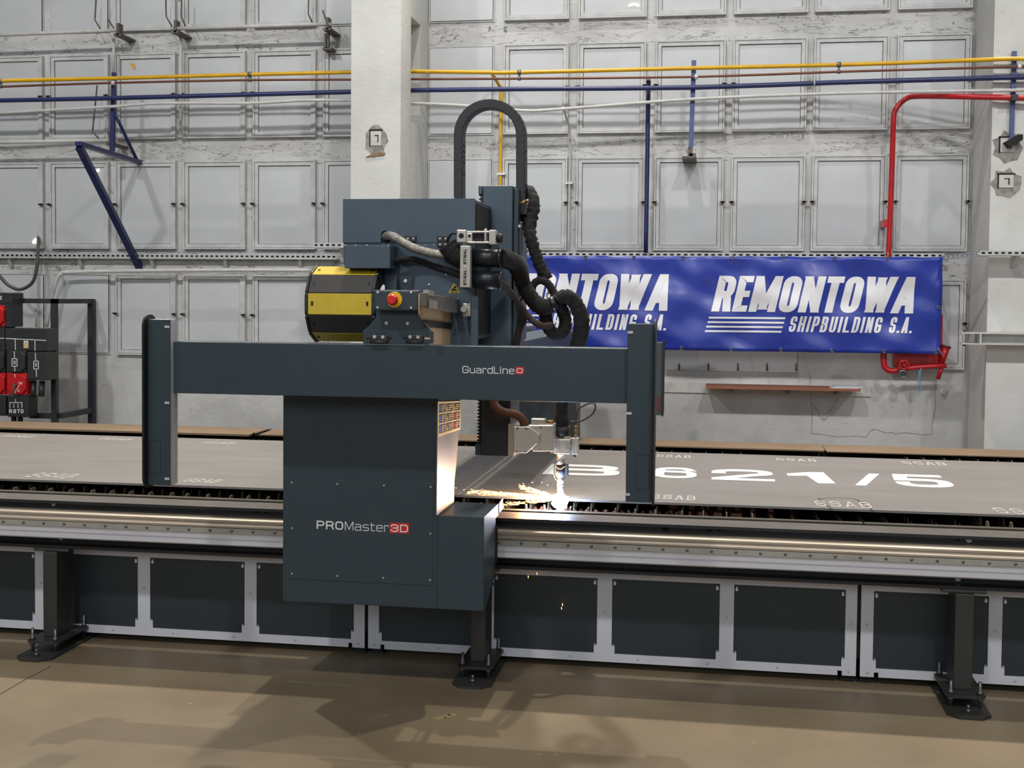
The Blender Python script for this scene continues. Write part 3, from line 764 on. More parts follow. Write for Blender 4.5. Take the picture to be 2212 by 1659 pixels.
m_ = MB(); pstroke(m_, 'W', 40, 825, 49, 831, sy, 1.1); m_.build('position_letter', 'white', o_)
m_ = MB(); pstroke(m_, 'Z', 36.5, 840.5, 42.5, 846, sy, 1.1); m_.build('position_letter', 'white', o_)
m_ = MB(); m_.cyl(at(31, 832, sy), at(31, 832, sy-0.03), 0.012); m_.tube([at(31, 832, sy-0.035), at(27, 850, sy-0.04), at(24, 862, sy-0.04)], 0.006, sub=2); m_.build('lever', 'cable', o_)
for x in (73, 91):
    a, b = at(x, 824, SY-0.10), at(x-1.5, 856, SY-0.13)
    MB().cyl(a, b, 0.020, 0.023, 14).build('socket', 'bakelite', r_)
ebox('outlet_box', -30, 856, 12, 898, BY, 0.14, chamfer=False)
o_ = ebox('outlet_box', 16, 856, 60, 901, BY, 0.14, chamfer=False)
lines(o_, [[(33.5, 862), (34, 869)], [(21.5, 881), (21.5, 869.5), (47.5, 869.5), (47.5, 881)], [(30, 869.5), (30, 881)], [(39, 869.5), (39, 881)]], BY)
m_ = MB()
for s, x in (('R', 20), ('S', 29), ('T', 37.5), ('O', 45)): pstroke(m_, s, x, 884, x+6, 892.5, BY, 1.6)
m_.build('outlet_letters', 'white', o_)
for x in (30, 44): MB().cyl(at(x, 900, BY+0.06), at(x, 915, BY+0.06), 0.018).build('gland', 'rubber', r_)

# ------------------------------------------------------------------ banner
NY = 8.70
r_ = root('banner', at(1600, 762, NY), 'blue vinyl banner with white shipyard lettering hung on the back wall', 'banner')
bx0, bx1 = at(985, 650, NY).x, at(2034.5, 650, NY).x
bz1, bz0 = at(1600, 553, NY).z, at(1600, 758.5, NY).z
NX, NZ = 110, 26
def ripple(u, v):
    X = u*(bx1-bx0); Z = v
    return 0.013*math.sin(X*6.1+Z*5.0)*(0.4+0.6*v)+0.003*math.sin(X*21+Z*24)*(1-v)+0.007*math.sin(X*14.0-Z*9.0)+0.006*math.sin(X*9.0+Z*17.0)+0.008*math.sin(X*2.3-Z*3.0+1)+0.004*math.sin(X*31+Z*12)*(v**2+0.25*(1-v))
V = []; F = []
for j in range(NZ+1):
    for i in range(NX+1):
        u, v = i/NX, j/NZ
        sag = 0.006*abs(math.sin(u*PI*13))*(v**4)
        V.append((bx0+(bx1-bx0)*u, NY+ripple(u, v), bz0+(bz1-bz0)*v-sag))
for j in range(NZ):
    for i in range(NX):
        a = j*(NX+1)+i; F.append((a, a+1, a+NX+2, a+NX+1))
M['vinyl'] = mat('blue_vinyl', srgb(38, 58, 158), 0.33, 0.0, var=0.12, vscale=3)
M['vinyl_white'] = mat('white_vinyl_print', srgb(232, 232, 236), 0.38)
cloth = MB().verts_faces(V, F).build('banner_cloth', 'vinyl', r_)
for p in cloth.data.polygons: p.use_smooth = True
so = cloth.modifiers.new('thickness', 'SOLIDIFY'); so.thickness = 0.002; so.offset = 1
def banner_print(name, build):
    """print lies on the rippled cloth"""
    mb = MB(); build(mb)
    for v in mb.bm.verts:
        u = (v.co.x-bx0)/(bx1-bx0); t = (v.co.z-bz0)/(bz1-bz0)
        v.co.y = NY+ripple(u, t)-0.0035
    o = mb.build(name, 'vinyl_white', r_)
    for p in o.data.polygons: p.use_smooth = True
    return o
def logo(mb, dx, dy=0):
    pstroke(mb, 'REMONTOWA', 1536+dx, 597+dy, 1971+dx, 675+dy, NY, 17.5, 14, gap=0.11, shear=0.22, r=0.42, q=0.17, lift=0.001, sub=0.02, wide={'R': 1.02, 'M': 1.46, 'W': 1.56, 'E': 0.8, 'T': 0.9, 'N': 1.1, 'A': 1.14})
    pstroke(mb, 'SHIPBUILDING', 1702+dx, 684+dy, 1901+dx, 718+dy, NY, 5.8, 4.6, gap=0.34, shear=0.22, r=0.4, q=0.16, lift=0.001, sub=0.02, wide={'I': 0.38})
    pstroke(mb, 'S.A.', 1919+dx, 685+dy, 1969+dx, 719.5+dy, NY, 5.8, 4.6, gap=0.3, shear=0.22, r=0.4, q=0.16, lift=0.001, sub=0.02, wide={'.': 0.4})
    for k in range(4):
        y = 684+dy+k*9.7; s = 2.7*k; n = 40
        for j in range(n):
            xa, xb = 1531+dx-s+165*j/n, 1531+dx-s+165*(j+1)/n
            mb.verts_faces([at(xa-0.5, y+4+0.009*(xa-1531-dx), NY), at(xb-0.5, y+4+0.009*(xb-1531-dx), NY), at(xb+0.5, y+0.009*(xb-1531-dx), NY), at(xa+0.5, y+0.009*(xa-1531-dx), NY)], [(0, 1, 2, 3)])
banner_print('printed_logo', lambda mb: logo(mb, 0))
banner_print('printed_logo', lambda mb: logo(mb, -531, -6))
for k, x in enumerate([1265, 1369, 1475, 1582, 1691, 1803, 1916, 1160, 1055]):
    u = (at(x, 560, NY).x-bx0)/(bx1-bx0); p = Vector((at(x, 560, NY).x, NY+ripple(u, .97)-0.004, bz1-0.012))
    e = MB().ring(p, (0, 1, 0), 0.010, 0.004, 16, 6).build('eyelet', 'screw_dark', r_)
    MB().tube([p+Vector((0, -0.004, 0.008)), p+Vector((0.005, 0.02, 0.04)), p+Vector((0, 0.08, 0.036))], 0.0018, n=5, sub=3).build('cord', 'dirtywhite', e)
for x in (1364, 1472, 1579, 1687, 1797, 1910, 2022):
    u = (at(x, 755, NY).x-bx0)/(bx1-bx0); p = Vector((at(x, 755, NY).x, NY+ripple(u, .03)-0.004, bz0+0.014))
    MB().ring(p, (0, 1, 0), 0.010, 0.004, 16, 6).build('eyelet', 'screw_dark', r_)
p = at(2026, 664, NY); MB().ring(p-Vector((0, 0.02, 0)), (0, 1, 0), 0.010, 0.004, 16, 6).build('eyelet', 'screw_dark', r_)
pline(MB(), [(2026, 752, 8.69), (2034, 764, 8.72), (2040, 774, 8.8)], 8.7, 0.0025, n=5).build('cord', 'dirtywhite', r_)

# ------------------------------------------------------------------ red hydrant under the banner
HY = 8.80
r_ = root('fire_hydrant', at(1985, 800, HY), 'red wall hydrant with cabinet and valve below the banner corner', 'hydrant')
MB().pbox(1934, 678, 2036, 790, HY+0.03, 0.16).build('cabinet', 'red', r_, bev=0.004)
pline(MB(), [(1909, 755), (1909, 783), (1913, 795), (1924, 801), (1940, 799)], HY-0.02, 0.021, sub=5, n=14).build('inlet_elbow', 'red', r_)
c = at(1942, 798, HY-0.02); MB().cyl(c-Vector((0.01,0,0)), c+Vector((0.012,0,0)), 0.032).build('flange', 'red', r_)
pline(MB(), [(1940, 798), (1985, 793), (2044, 790)], HY-0.03, 0.017, sub=2, n=12).build('valve_pipe', 'red', r_)
c = at(1953, 788, HY-0.08); o_ = MB().ring(c, (0, 1, 0.1), 0.030, 0.006, 20, 8).build('handwheel', 'red', r_)
m_ = MB()
for k in range(4):
    t = k*PI/2+0.4; m_.cyl(c, c+Vector((math.cos(t)*0.03, 0, math.sin(t)*0.03)), 0.004, n=6)
m_.cyl(c, c+Vector((0, 0.05, 0)), 0.007, n=8); m_.build('wheel_spokes', 'red', o_)
c = at(1951, 808, HY-0.07); m_ = MB(); m_.cyl(c, c+Vector((0, 0.06, 0.02)), 0.030, 0.028, 18); m_.ring(c, (0, 1, 0.2), 0.024, 0.007); m_.build('hose_outlet', 'screw_dark', r_)
MB().cyl(at(2043, 748, HY), at(2034, 786, HY), 0.032, 0.018, 16).build('nozzle', 'red', r_)
c = at(2043, 750, HY); MB().cyl(c, c+Vector((0.003, 0, 0.012)), 0.036).build('nozzle_cap', 'copper', r_)
MB().cyl(at(2036, 790, HY-0.02), at(2026, 818, HY), 0.013, 0.016).build('drain_pipe', 'red', r_)
r_ = MB(); pline(r_, [(1990, 795, 8.74), (1987, 815, 8.74), (1989, 838, 8.76), (1983, 855, 8.76), (1982, 838, 8.76), (1986, 800, 8.74)], 8.75, 0.003, n=5)
tag(r_.build('cord', 'bstring'), 'light blue cord dangling from the red hydrant', 'cord')

# ------------------------------------------------------------------ shelf and boards on the right wall
tag(MB().pbox(1434, 830, 1882, 852, 8.985, 0.015).build('wall_batten', 'dirtywhite'), 'long white-painted batten on the wall behind the brown shelf', 'batten')
r_ = root('wall_panel', at(1585, 802, 8.97), 'white sheet panel with a row of hooks below the banner', 'panel')
MB().pbox(1440, 757, 1722, 802, 8.985, 0.015).build('sheet', 'sheet', r_)
for x in (1467, 1530, 1594, 1657, 1720):
    m_ = MB(); p = at(x, 793, 8.97); m_.cyl((p.x, 8.985, p.z+0.025), (p.x, 8.965, p.z-0.02), 0.006, n=8); m_.cyl((p.x, 8.985, p.z-0.018), (p.x, 8.965, p.z-0.02), 0.006, n=8); m_.build('hook', 'latch', r_)
r_ = root('shelf', at(1690, 845, 8.9), 'narrow reddish-brown board shelf on the right wall', 'shelf')
SA, SB = at(1525, 836, 8.72), at(1859, 841, 8.72)
MB().box(SA.x, SB.x, 8.72, 8.985, SA.z-0.010, SA.z+0.008).build('board', 'wood', r_)
for x in (1580, 1705, 1810):
    p = at(x, 845, 8.8); MB().prism([(p.x-0.01, 8.76, SA.z-0.010), (p.x-0.01, 8.985, SA.z-0.010), (p.x-0.01, 8.985, SA.z-0.05)], (0.02, 0, 0)).build('bracket', 'latch', r_)
p = at(1824, 836, 8.8); pa = MB()
for k in range(4): pa.box(p.x-0.10+0.01*k, p.x+0.09+0.008*k, 8.74, 8.90, SA.z+0.008+0.0035*k, SA.z+0.0110+0.0035*k)
tag(pa.build('papers', 'paper'), 'small pile of papers on the right end of the brown shelf', 'papers')
ch = MB()
for k in range(26):
    t = k/25; x = 1756+53*t; y = 862+43*(1-(2*abs(t-0.45)/1.1)**1.2)
    ch.ring(at(x, y, 8.985), (0, 1, 0) if k % 2 else (1, 0, 0.3), 0.0065, 0.0014, 10, 5)
tag(ch.build('hanging_chain', 'dirtywhite'), 'thin chain drooping on the wall under the shelf', 'chain')
# repaired wall patch and lower outlet cover
m_ = MB(); pts_ = [(1752, 815), (1752, 938), (1870, 945), (1885, 928), (1930, 936), (2012, 938), (2016, 905), (2022, 840), (2018, 830)]
for (a_, b_) in zip(pts_, pts_[1:]):
    n_ = 6
    q_ = [(a_[0]+(b_[0]-a_[0])*k/n_+2*math.sin(7*k+a_[1]), a_[1]+(b_[1]-a_[1])*k/n_+2*math.sin(5*k+a_[0])) for k in range(n_+1)]
    strip(m_, q_, 8.9995, 1.2, 0.0015)
structure(m_.build('trim_1', 'plaster'))
tag(MB().cyl(at(2038, 845, 9.0), at(2038, 845, 8.985), 0.024).build('cover_disc', 'dirtywhite'), 'small round white cover on the wall right of the shelf', 'cover')

# steel channel bracket on the right pillar
r_ = root('steel_channel', at(2140, 745, 8.1), 'white-painted steel channel fixed across the right pillar', 'channel')
a_, b_ = at(2078, 730, 8.22).x, at(2260, 730, 8.22).x
zt_, zb_ = at(2150, 719, 8.22).z, at(2150, 745, 8.22).z
m_ = MB(); m_.box(a_, b_, 8.22, 8.38, zt_-0.008, zt_); m_.box(a_, b_, 8.22, 8.38, zb_, zb_+0.008); m_.box(a_+0.12, b_, 8.30, 8.31, zb_+0.008, zt_-0.008); m_.box(a_+0.11, a_+0.12, 8.22, 8.38, zb_+0.008, zt_-0.008)
m_.build('channel_body', 'dirtywhite', r_)
c = at(2084, 718, 8.28); m_ = MB(); m_.cyl(c, c+Vector((0,0,0.02)), 0.008); m_.cyl((c.x, c.y, zb_), (c.x, c.y, zb_-0.012), 0.010); m_.build('bolt', 'latch', r_)

# ------------------------------------------------------------------ cutting table
XL, XR = -6.5, 3.2
TY0, TY1 = 5.26, 7.86            # bed walls
PZ = 0.700                       # underside of the plates
r_ = root('cutting_table', (-1, 6.5, 0), 'long dark cutting table with white-framed skirt panels carrying the steel plates', 'cutting table')
TABLE = r_
jx = at(1866, 1125, 5.28).x
MB().box(XL, jx-0.004, TY0+0.01, TY0+0.05, 0.10, 0.672).build('side_wall', 'bed_edge', r_)
MB().box(jx+0.004, XR, TY0+0.01, TY0+0.05, 0.10, 0.672).build('side_wall', 'bed_edge', r_)
MB().box(XL, XR, TY1-0.04, TY1, 0.10, 0.672).build('back_wall', 'bed_edge', r_)
MB().box(XL, XR, TY0+0.05, TY1-0.04, 0.28, 0.30).build('slag_tray', 'slag', r_)
for x in (-3.6, -1.503, 0.626, 2.7):
    for dx in (-0.04, 0.04):
        m_ = MB(); m_.box(x+dx-0.022, x+dx+0.022, TY0+0.02, TY0+0.10, 0.012, 0.12); m_.box(x+dx-0.03, x+dx+0.03, TY0+0.01, TY0+0.11, 0, 0.012)
        m_.build('foot', 'rubber', r_)
    MB().box(x-0.05, x+0.05, TY1-0.12, TY1-0.04, 0, 0.10).build('foot', 'rubber', r_)
SKY = 5.236
zt_ = at(326, 1194, SKY).z; zh1 = at(326, 1204.4, SKY).z; zh0 = at(331, 1356.6, SKY).z; zb_ = at(326, 1373.5, SKY).z
modules = [(-3.625, -1.511, [(-3.56, -3.105), (-3.046, -2.592), (-2.532, -2.075), (-2.018, -1.561)]),
           (-1.495, 0.618, [(-1.445, -0.985), (-0.925, -0.471), (-0.407, 0.051), (0.111, 0.571)]),
           (0.634, 2.75, [(0.685, 1.142), (1.196, 1.655), (1.71, 2.17), (2.23, 2.69)])]
for mi, (a, b, holes) in enumerate(modules):
    m_ = MB(); d0, d1 = SKY, SKY+0.004
    m_.box(a, b, d0, d1, zh1, zt_)
    n1 = a+0.075; n2 = b-0.075; nw = 0.018
    for q0, q1 in ((a, n1-nw), (n1, n2), (n2+nw, b)): m_.box(q0, q1, d0, d1, zb_, zb_+0.02)
    m_.box(a, b, d0, d1, zb_+0.02, zh0)
    edges = [a]+[v for h in holes for v in h]+[b]
    for k in range(0, len(edges), 2): m_.box(edges[k], edges[k+1], d0, d1, zh0, zh1)
    for h0, h1 in holes:
        m_.box(h0, h0+0.013, d0, d1, zh0, zh0+0.034); m_.box(h1-0.013, h1, d0, d1, zh0, zh0+0.034)
    fr = m_.build('skirt_frame', 'skirt', r_)
    for h0, h1 in holes:
        pn = MB().box(h0-0.015, h1+0.015, SKY+0.005, SKY+0.009, zh0-0.006, zh1+0.006).build('skirt_panel', 'panel_dark', fr)
        kh = []
        for x in (h0+0.011, h1-0.011):
            q = MB(); q.cyl((x, SKY+0.0049, zh1-0.014), (x, SKY+0.0025, zh1-0.014), 0.0042, n=12); q.cyl((x, SKY+0.0049, zh1-0.022), (x, SKY+0.002, zh1-0.022), 0.0062, n=12)
            q.build('keyhole_screw', 'white', fr)
        screws([(h0+0.008, SKY, zh0+0.037), (h1-0.008, SKY, zh0+0.037)], fr, 0.0045, 0.003, name='frame_screw')
    pts = [(x, SKY, (zh0+zb_)/2) for x in [a+0.03+(b-a-0.06)*k/7 for k in range(8)]]
    pts += [((holes[k][1]+holes[k+1][0])/2, SKY, (zh0+zh1)/2+0.02) for k in range(3)]+[(a+0.024, SKY, (zh0+zh1)/2+0.02), (b-0.024, SKY, (zh0+zh1)/2+0.02)]
    screws(pts, fr, 0.0055, 0.003, name='frame_screw')

# slats: each one stands loose in the table
first = None
SX = []
n_s = 78
for k in range(n_s):
    x = -5.05+k*0.0985+random.uniform(-0.012, 0.012)
    SX.append(x)
    tall = 0.672+random.choice((-0.016, 0.008, 0.012, 0.016))
    if first is None or k % 9 == 0:
        e = random.uniform(0.02, 0.035)
        prof = [(TY0+0.055, 0.40), (TY1-0.045, 0.40), (TY1-0.045, tall-0.03), (TY1-0.06, tall), (TY1-0.06-e, tall), (TY1-0.09-e, tall-0.035)]
        y = TY1-0.12-e
        while y > TY0+0.2:
            prof += [(y, tall-0.035), (y-0.012, tall-0.004), (y-0.04, tall-0.004), (y-0.052, tall-0.035)]; y -= 0.10
        prof += [(TY0+0.09+e, tall-0.035), (TY0+0.072+e, tall), (TY0+0.07, tall), (TY0+0.055, tall-0.02)]
        # keep everything below the plates
        prof = [(py, min(pz, PZ-0.004)) for py, pz in prof]
        o = MB().prism([(x, py, pz) for py, pz in prof], (0.006, 0, 0)).build('slat', 'slat')
        first = o; fx = x
    else:
        o = first.copy(); COL.objects.link(o); o.location = first.location+Vector((x-fx, 0, 0)); WLOC[o.name] = o.location.copy()
    tag(o, 'rusty steel support slat standing on edge in the cutting table under the plates', 'slat', 'support slats of the cutting table')

# slag crusted between the slats near the cut
ga, gb = at(1120, 1090, 5.45).x, at(1425, 1095, 5.45).x
SX.sort()
for xa, xb in zip(SX, SX[1:]):
    if not (ga < xa < gb) or xb-xa < 0.03: continue
    xa, xb = xa+0.010, xb-0.004
    V = []; nn_ = 8
    for j in range(8):
        for i in range(nn_+1):
            V.append((xa+(xb-xa)*i/nn_, 5.47+0.010*math.sin(i*2.1+j*1.3+xa*40)+0.008*math.sin(i*0.9-j*2.2), 0.47+0.18*j/7+(0.010*math.sin(i*1.9+xa*50) if j == 7 else 0)))
    F = [(j*(nn_+1)+i, j*(nn_+1)+i+1, (j+1)*(nn_+1)+i+1, (j+1)*(nn_+1)+i) for j in range(7) for i in range(nn_)]
    m_ = MB(); m_.verts_faces(V, F); o = m_.build('slag_crust', 'slag', TABLE)
    so = o.modifiers.new('thickness', 'SOLIDIFY'); so.thickness = 0.005

# steel plates lying on the slats
PT = PZ+0.010
sx = atz(1006, 1052, PT).x
pf0, pf1 = atz(400, 1048, PT).y, atz(400, 946, PT).y
PLATE_Y0, PLATE_Y1 = pf0, pf1
def marks(parent, text, x0, yb, x1, yt, z, material, tpx, frac, name='stencil_mark', **k):
    a = atz(x0, yb, z); b = atz(x1, yb, z); c = atz((x0+x1)/2, yt, z)
    y = (a.y+b.y)/2
    mb = MB(); stroke_text(mb, text, (a.x, y, z), (1,0,0), (0,1,0), b.x-a.x, c.y-y, tpx*(b.x-a.x)/(x1-x0), frac*(c.y-y), lift=0.0008, **k)
    return mb.build(name, material, parent)
def flat_poly(parent, pix, z, material, name):
    return MB().prism([atz(x, y, z) for x, y in pix], (0, 0, 0.0008)).build(name, material, parent)
r1 = root('steel_plate', ((XL+sx)/2, (pf0+pf1)/2, PZ), 'large grey steel plate on the cutting table, left of the gantry column', 'steel plate')
MB().box(XL, sx-0.002, pf0, pf1, PZ, PT).build('sheet', 'plate', r1)
r2 = root('steel_plate', ((3.2+sx)/2, (pf0+pf1)/2, PZ), 'large grey steel plate on the right, marked B 621/5 in white', 'steel plate')
MB().box(sx+0.002, XR-0.1, pf0, pf1, PZ, PT).build('sheet', 'plate', r2)
for a in ((43, 1032.5, 150, 1022), (388, 1043, 467, 1034.5), (205, 951, 281, 946.5), (428, 959, 504, 954.5), (-12, 945, 66, 940)):
    marks(r1, 'SSAB', a[0], a[1], a[2], a[3], PT, 'greymark', 3.6, 0.15, gap=0.3)
for a in ((1405, 1080, 1502, 1070), (1765, 1096, 1884, 1084), (2160, 1112, 2290, 1100), (1418, 989, 1492, 983), (1678, 997, 1764, 991), (1955, 1005, 2046, 998)):
    marks(r2, 'SSAB', a[0], a[1], a[2], a[3], PT, 'greymark', 3.6, 0.15, gap=0.4)
for ch, a, t_ in (('B', (1168, 1027, 1335, 1004), 34), ('6', (1410, 1033, 1504, 1010), 22), ('2', (1537, 1038.5, 1674, 1014.5), 32), ('5', (1946, 1053, 2067, 1026.3), 31)):
    marks(r2, ch, a[0], a[1], a[2], a[3], PT, 'white', t_, 0.19, name='painted_digit', r=0.42, q=0.2)
flat_poly(r2, [(1699, 1023), (1745.5, 1020), (1778, 1020.3), (1805, 1044.6), (1767, 1043.8), (1743, 1027.7), (1702, 1027.7)], PT, 'white', 'painted_digit')
flat_poly(r2, [(1847.5, 1048), (1871, 1049), (1899.5, 1023.8), (1877, 1023)], PT, 'white', 'painted_slash')
m_ = MB(); cut = [(1800, 1103), (1768, 1077.5), (1790, 1075.5), (1842, 1077), (1852, 1080), (1884, 1104)]
for (xa, ya), (xb, yb) in zip(cut, cut[1:]):
    p, q = atz(xa, min(ya, 1102), PT), atz(xb, min(yb, 1102), PT)
    d = (q-p).normalized(); n = Vector((-d.y, d.x, 0))*0.003
    m_.prism([p-n, q-n, q+n, p+n], (0, 0, 0.0006))
m_.build('cut_line', 'black_gap', r2)
# rusty offcut sheets along the far edge
ox = atz(590, 925, PT).x; ox2 = atz(1770, 958, PT).x
tag(MB().box(XL, ox-0.01, 7.46, 7.84, PZ, PZ+0.012).build('offcut_sheet', 'rust_plate'), 'brown rusty sheet strip along the far table edge, left of the column', 'sheet')
tag(MB().box(ox+0.01, ox2, 7.52, 7.84, PZ, PZ+0.008).build('offcut_sheet', 'rust_plate'), 'brown rusty sheet strip along the far table edge, right of the column', 'sheet')
tag(MB().box(ox2+0.012, XR, 7.50, 7.85, PZ, PZ+0.006).build('offcut_sheet', 'rust_plate'), 'brown rusty sheet strip at the far table edge, in front of the right pillar', 'sheet')
tag(MB().prism([atz(545, 935.5, PZ+0.018), atz(552, 937.5, PZ+0.018), at(588, 925.5, 7.8), at(560, 932.5, 7.8)], (0, 0, 0.003)).build('sheet_scrap', 'bed_edge'), 'bent dark sliver of sheet sticking up at the left strip end', 'scrap')

# ------------------------------------------------------------------ rail track in front of the table
r_ = root('rail_track', (-1, 5.1, 0), 'black beam with silver gear-rack rail on bolted floor posts before the table', 'rail')
TRACK = r_
m_ = MB()
m_.box(XL, XR, 5.045, 5.20, 0.664, 0.676); m_.box(XL, XR, 5.11, 5.14, 0.475, 0.664); m_.box(XL, XR, 5.045, 5.20, 0.462, 0.475)
m_.build('channel_beam', 'beam_black', r_)
MB().box(XL, XR, 5.047, 5.199, 0.6762, 0.6768).build('dusty_top', 'beam_top', r_)
prof = [(5.11, 0.634), (5.005, 0.634), (4.998, 0.630), (4.998, 0.622), (5.004, 0.619), (5.004, 0.616), (4.992, 0.612), (4.988, 0.606), (4.990, 0.598), (5.0, 0.596), (5.11, 0.596)]
MB().prism([(XL, y, z) for y, z in prof], (XR-XL, 0, 0)).build('guide_rail', 'alu_worn', r_)
prof = [(5.11, 0.5955), (5.0, 0.5955), (5.0, 0.574), (4.992, 0.571), (4.992, 0.549), (5.0, 0.547), (5.0, 0.5425), (4.992, 0.5405), (4.992, 0.523), (5.002, 0.5165), (5.11, 0.5165)]
MB().prism([(XL, y, z) for y, z in prof], (XR-XL, 0, 0)).build('rail_profile', 'alu', r_)
V = []; x = -3.45
bot = []
while x < 1.6:
    bot += [(x, 4.985, 0.5745), (x+0.002, 4.985, 0.5715), (x+0.0045, 4.985, 0.5715), (x+0.0065, 4.985, 0.5745)]; x += 0.0085
m_ = MB(); m_.prism(bot+[(x, 4.985, 0.5955), (-3.45, 4.985, 0.5955)], (0, 0.014, 0)); m_.build('gear_rack', 'rack', r_)
screws([(-3.40+0.0975*k, 4.985, 0.585) for k in range(50)], r_, 0.0062, 0.004, material='screw_dark', name='rack_screw')
for x, y, rr in ((116, 1088.5, 4.8), (2093, 1165.5, 6.2), (132, 1162.5, 4.6), (2069, 1249.5, 6)):
    c = at(x, y, 5.109); MB().cyl(c, c+Vector((0, -0.002, 0)), rr*5.2/FPX, n=18).build('hole_light_disc', 'white', r_)  # white discs painted for light showing through the beam holes
for x, y, w_ in ((1532, 1143, 6), (1553, 1143.5, 5), (1519, 1142, 2.4), (1566, 1144, 2), (556, 1105, 5), (576, 1105.5, 5), (586, 1106, 2), (2069, 1163, 5), (1437, 1141, 8)):
    c = at(x, y, 5.109); m_ = MB(); m_.cyl(c, c+Vector((0, -0.0012, 0)), w_*5.2/FPX, n=14); m_.build('bolt_hole', 'black_gap', r_)
for x, y, w_ in ((1531, 1223.5, 5.5), (1551, 1224, 5.5), (1518, 1223, 2), (1564, 1225, 2), (558, 1182, 4), (576, 1182.5, 4)):
    c = at(x, y, 5.109); m_ = MB(); m_.cyl(c, c+Vector((0, -0.0012, 0)), w_*5.2/FPX, n=14); m_.build('bolt_hole', 'latch', r_)
def oct_plate(mb, x0, x1, y0, y1, z0, z1, c):
    return mb.prism([(x0+c, y0, z0), (x1-c, y0, z0), (x1, y0+c, z0), (x1, y1-c, z0), (x1-c, y1, z0), (x0+c, y1, z0), (x0, y1-c, z0), (x0, y0+c, z0)], (0, 0, z1-z0))
for px0, px1 in ((93, 123), (1016.5, 1049), (2063, 2104)):
    a = at(px0, 1340, 5.03).x; b = at(px1, 1340, 5.03).x; cx = (a+b)/2
    m_ = MB(); m_.box(a, b, 5.03, 5.18, 0.064, 0.448); m_.box(cx-0.085, cx+0.085, 5.04, 5.20, 0.448, 0.462)
    po = m_.build('support_post', 'post', r_, bev=0.004)
    oct_plate(MB(), cx-0.075, cx+0.075, 4.955, 5.255, 0.052, 0.064, 0.018).build('post_foot', 'post', po)
    oct_plate(MB(), cx-0.082, cx+0.082, 4.86, 5.33, 0, 0.012, 0.04).build('floor_plate', 'post', po)
    for bx_ in (cx-0.055, cx+0.055):
        for by_ in (4.98, 5.23):
            m_ = MB(); m_.cyl((bx_, by_, 0.012), (bx_, by_, 0.115), 0.0065, n=10); m_.cyl((bx_, by_, 0.064), (bx_, by_, 0.078), 0.012, n=6); m_.cyl((bx_, by_, 0.038), (bx_, by_, 0.052), 0.012, n=6)
            m_.build('levelling_bolt', 'screw_dark', po)
    m_ = MB(); m_.cyl((cx, 4.92, 0.012), (cx, 4.92, 0.024), 0.012, n=6); m_.cyl((cx, 4.92, 0.024), (cx, 4.92, 0.04), 0.006, n=10)
    m_.build('anchor_bolt', 'screw_dark', po)

# ------------------------------------------------------------------ gantry with column, guard bar, bridge
CX0, CX1, CX2 = -1.700, -1.061, -0.873
CY0 = 4.70
G = root('gantry', (-1.3, 4.9, 0.37), 'dark grey cutting machine gantry with a column, a long guard bar and a bridge', 'cutting machine')
cz0 = at(820, 1309, CY0).z; cz1 = at(945, 1113.5, CY0).z
# column shell: front wall, upper part over the rail, side walls ending before the rail
m_ = MB()
m_.box(CX0, CX1, CY0, CY0+0.004, cz0, 1.30)
m_.box(CX1, CX2, CY0, CY0+0.004, cz0, cz1)
m_.box(CX0, CX2, CY0+0.004, 4.965, cz0+0.05, cz0+0.054)
m_.prism([(CX0, CY0+0.004, 0.70), (CX0, 5.02, 0.70), (CX0, 5.02, 0.85), (CX0, 5.12, 1.10), (CX0, 5.12, 1.30), (CX0, CY0+0.004, 1.30)], (CX1-CX0, 0, 0))
m_.build('column_housing', 'steel_dark', G, bev=0.003)
sp_ = [(CX2-0.003, CY0+0.004, cz0), (CX2-0.003, CY0+0.05, cz0), (CX2-0.003, 4.965, cz0+0.09), (CX2-0.003, 4.965, 0.69), (CX2-0.003, 5.03, 0.69), (CX2-0.003, 5.03, cz1), (CX2-0.003, CY0+0.004, cz1)]
MB().prism(sp_, (0.003, 0, 0)).build('shroud_side', 'steel_dark', G)
MB().prism([(CX0, y, z) for _, y, z in sp_[:4]]+[(CX0, CY0+0.004, 0.69)], (0.003, 0, 0)).build('shroud_side', 'steel_dark', G)
MB().box(CX1+0.003, CX2-0.003, CY0+0.004, 5.03, cz1-0.003, cz1).build('shroud_top', 'steel_dark', G)
m_ = MB(); c = Vector((CX2, 5.04, 0.575)); m_.box(CX2-0.010, CX2+0.006, 4.968, 4.984, 0.50, 0.65); m_.build('rail_wiper', 'rubber', G)
m_ = MB(); m_.prism([(CX2-0.003, 5.03, cz1), (CX2-0.003, 5.12, cz1+0.01), (CX2-0.003, 5.12, 0.70), (CX2-0.003, 5.03, 0.70)], (0.006, 0, 0)); m_.build('rear_flange', 'steel_dark', G)
# bare side sheet facing the torch; upper pieces have spark light in their colour
def xs(pix, X): return [atx(x, y, X) for x, y in pix]
XS = CX1+0.004
MB().prism(xs([(946, 868), (996, 866), (986, 1000), (981.5, 1040), (980.5, 1082), (943.5, 1113)], XS), (-0.003, 0, 0)).build('side_sheet', 'bare_steel', G)
m_ = MB(); m_.prism(xs([(906, 634), (988, 640), (988, 699), (922, 695), (912, 690), (906, 678)], XS), (-0.004, 0, 0)); m_.build('bridge_side_sheet', 'spark_tan', G)
m_ = MB(); m_.prism(xs([(924, 705), (988, 710), (991, 775), (932, 775)], XS), (-0.004, 0, 0)); m_.build('bridge_side_sheet', 'spark_tan', G)
MB().prism(xs([(915, 690), (989, 699), (989, 712), (915, 706)], XS+0.004), (-0.003, 0, 0)).build('black_strap', 'rubber', G)
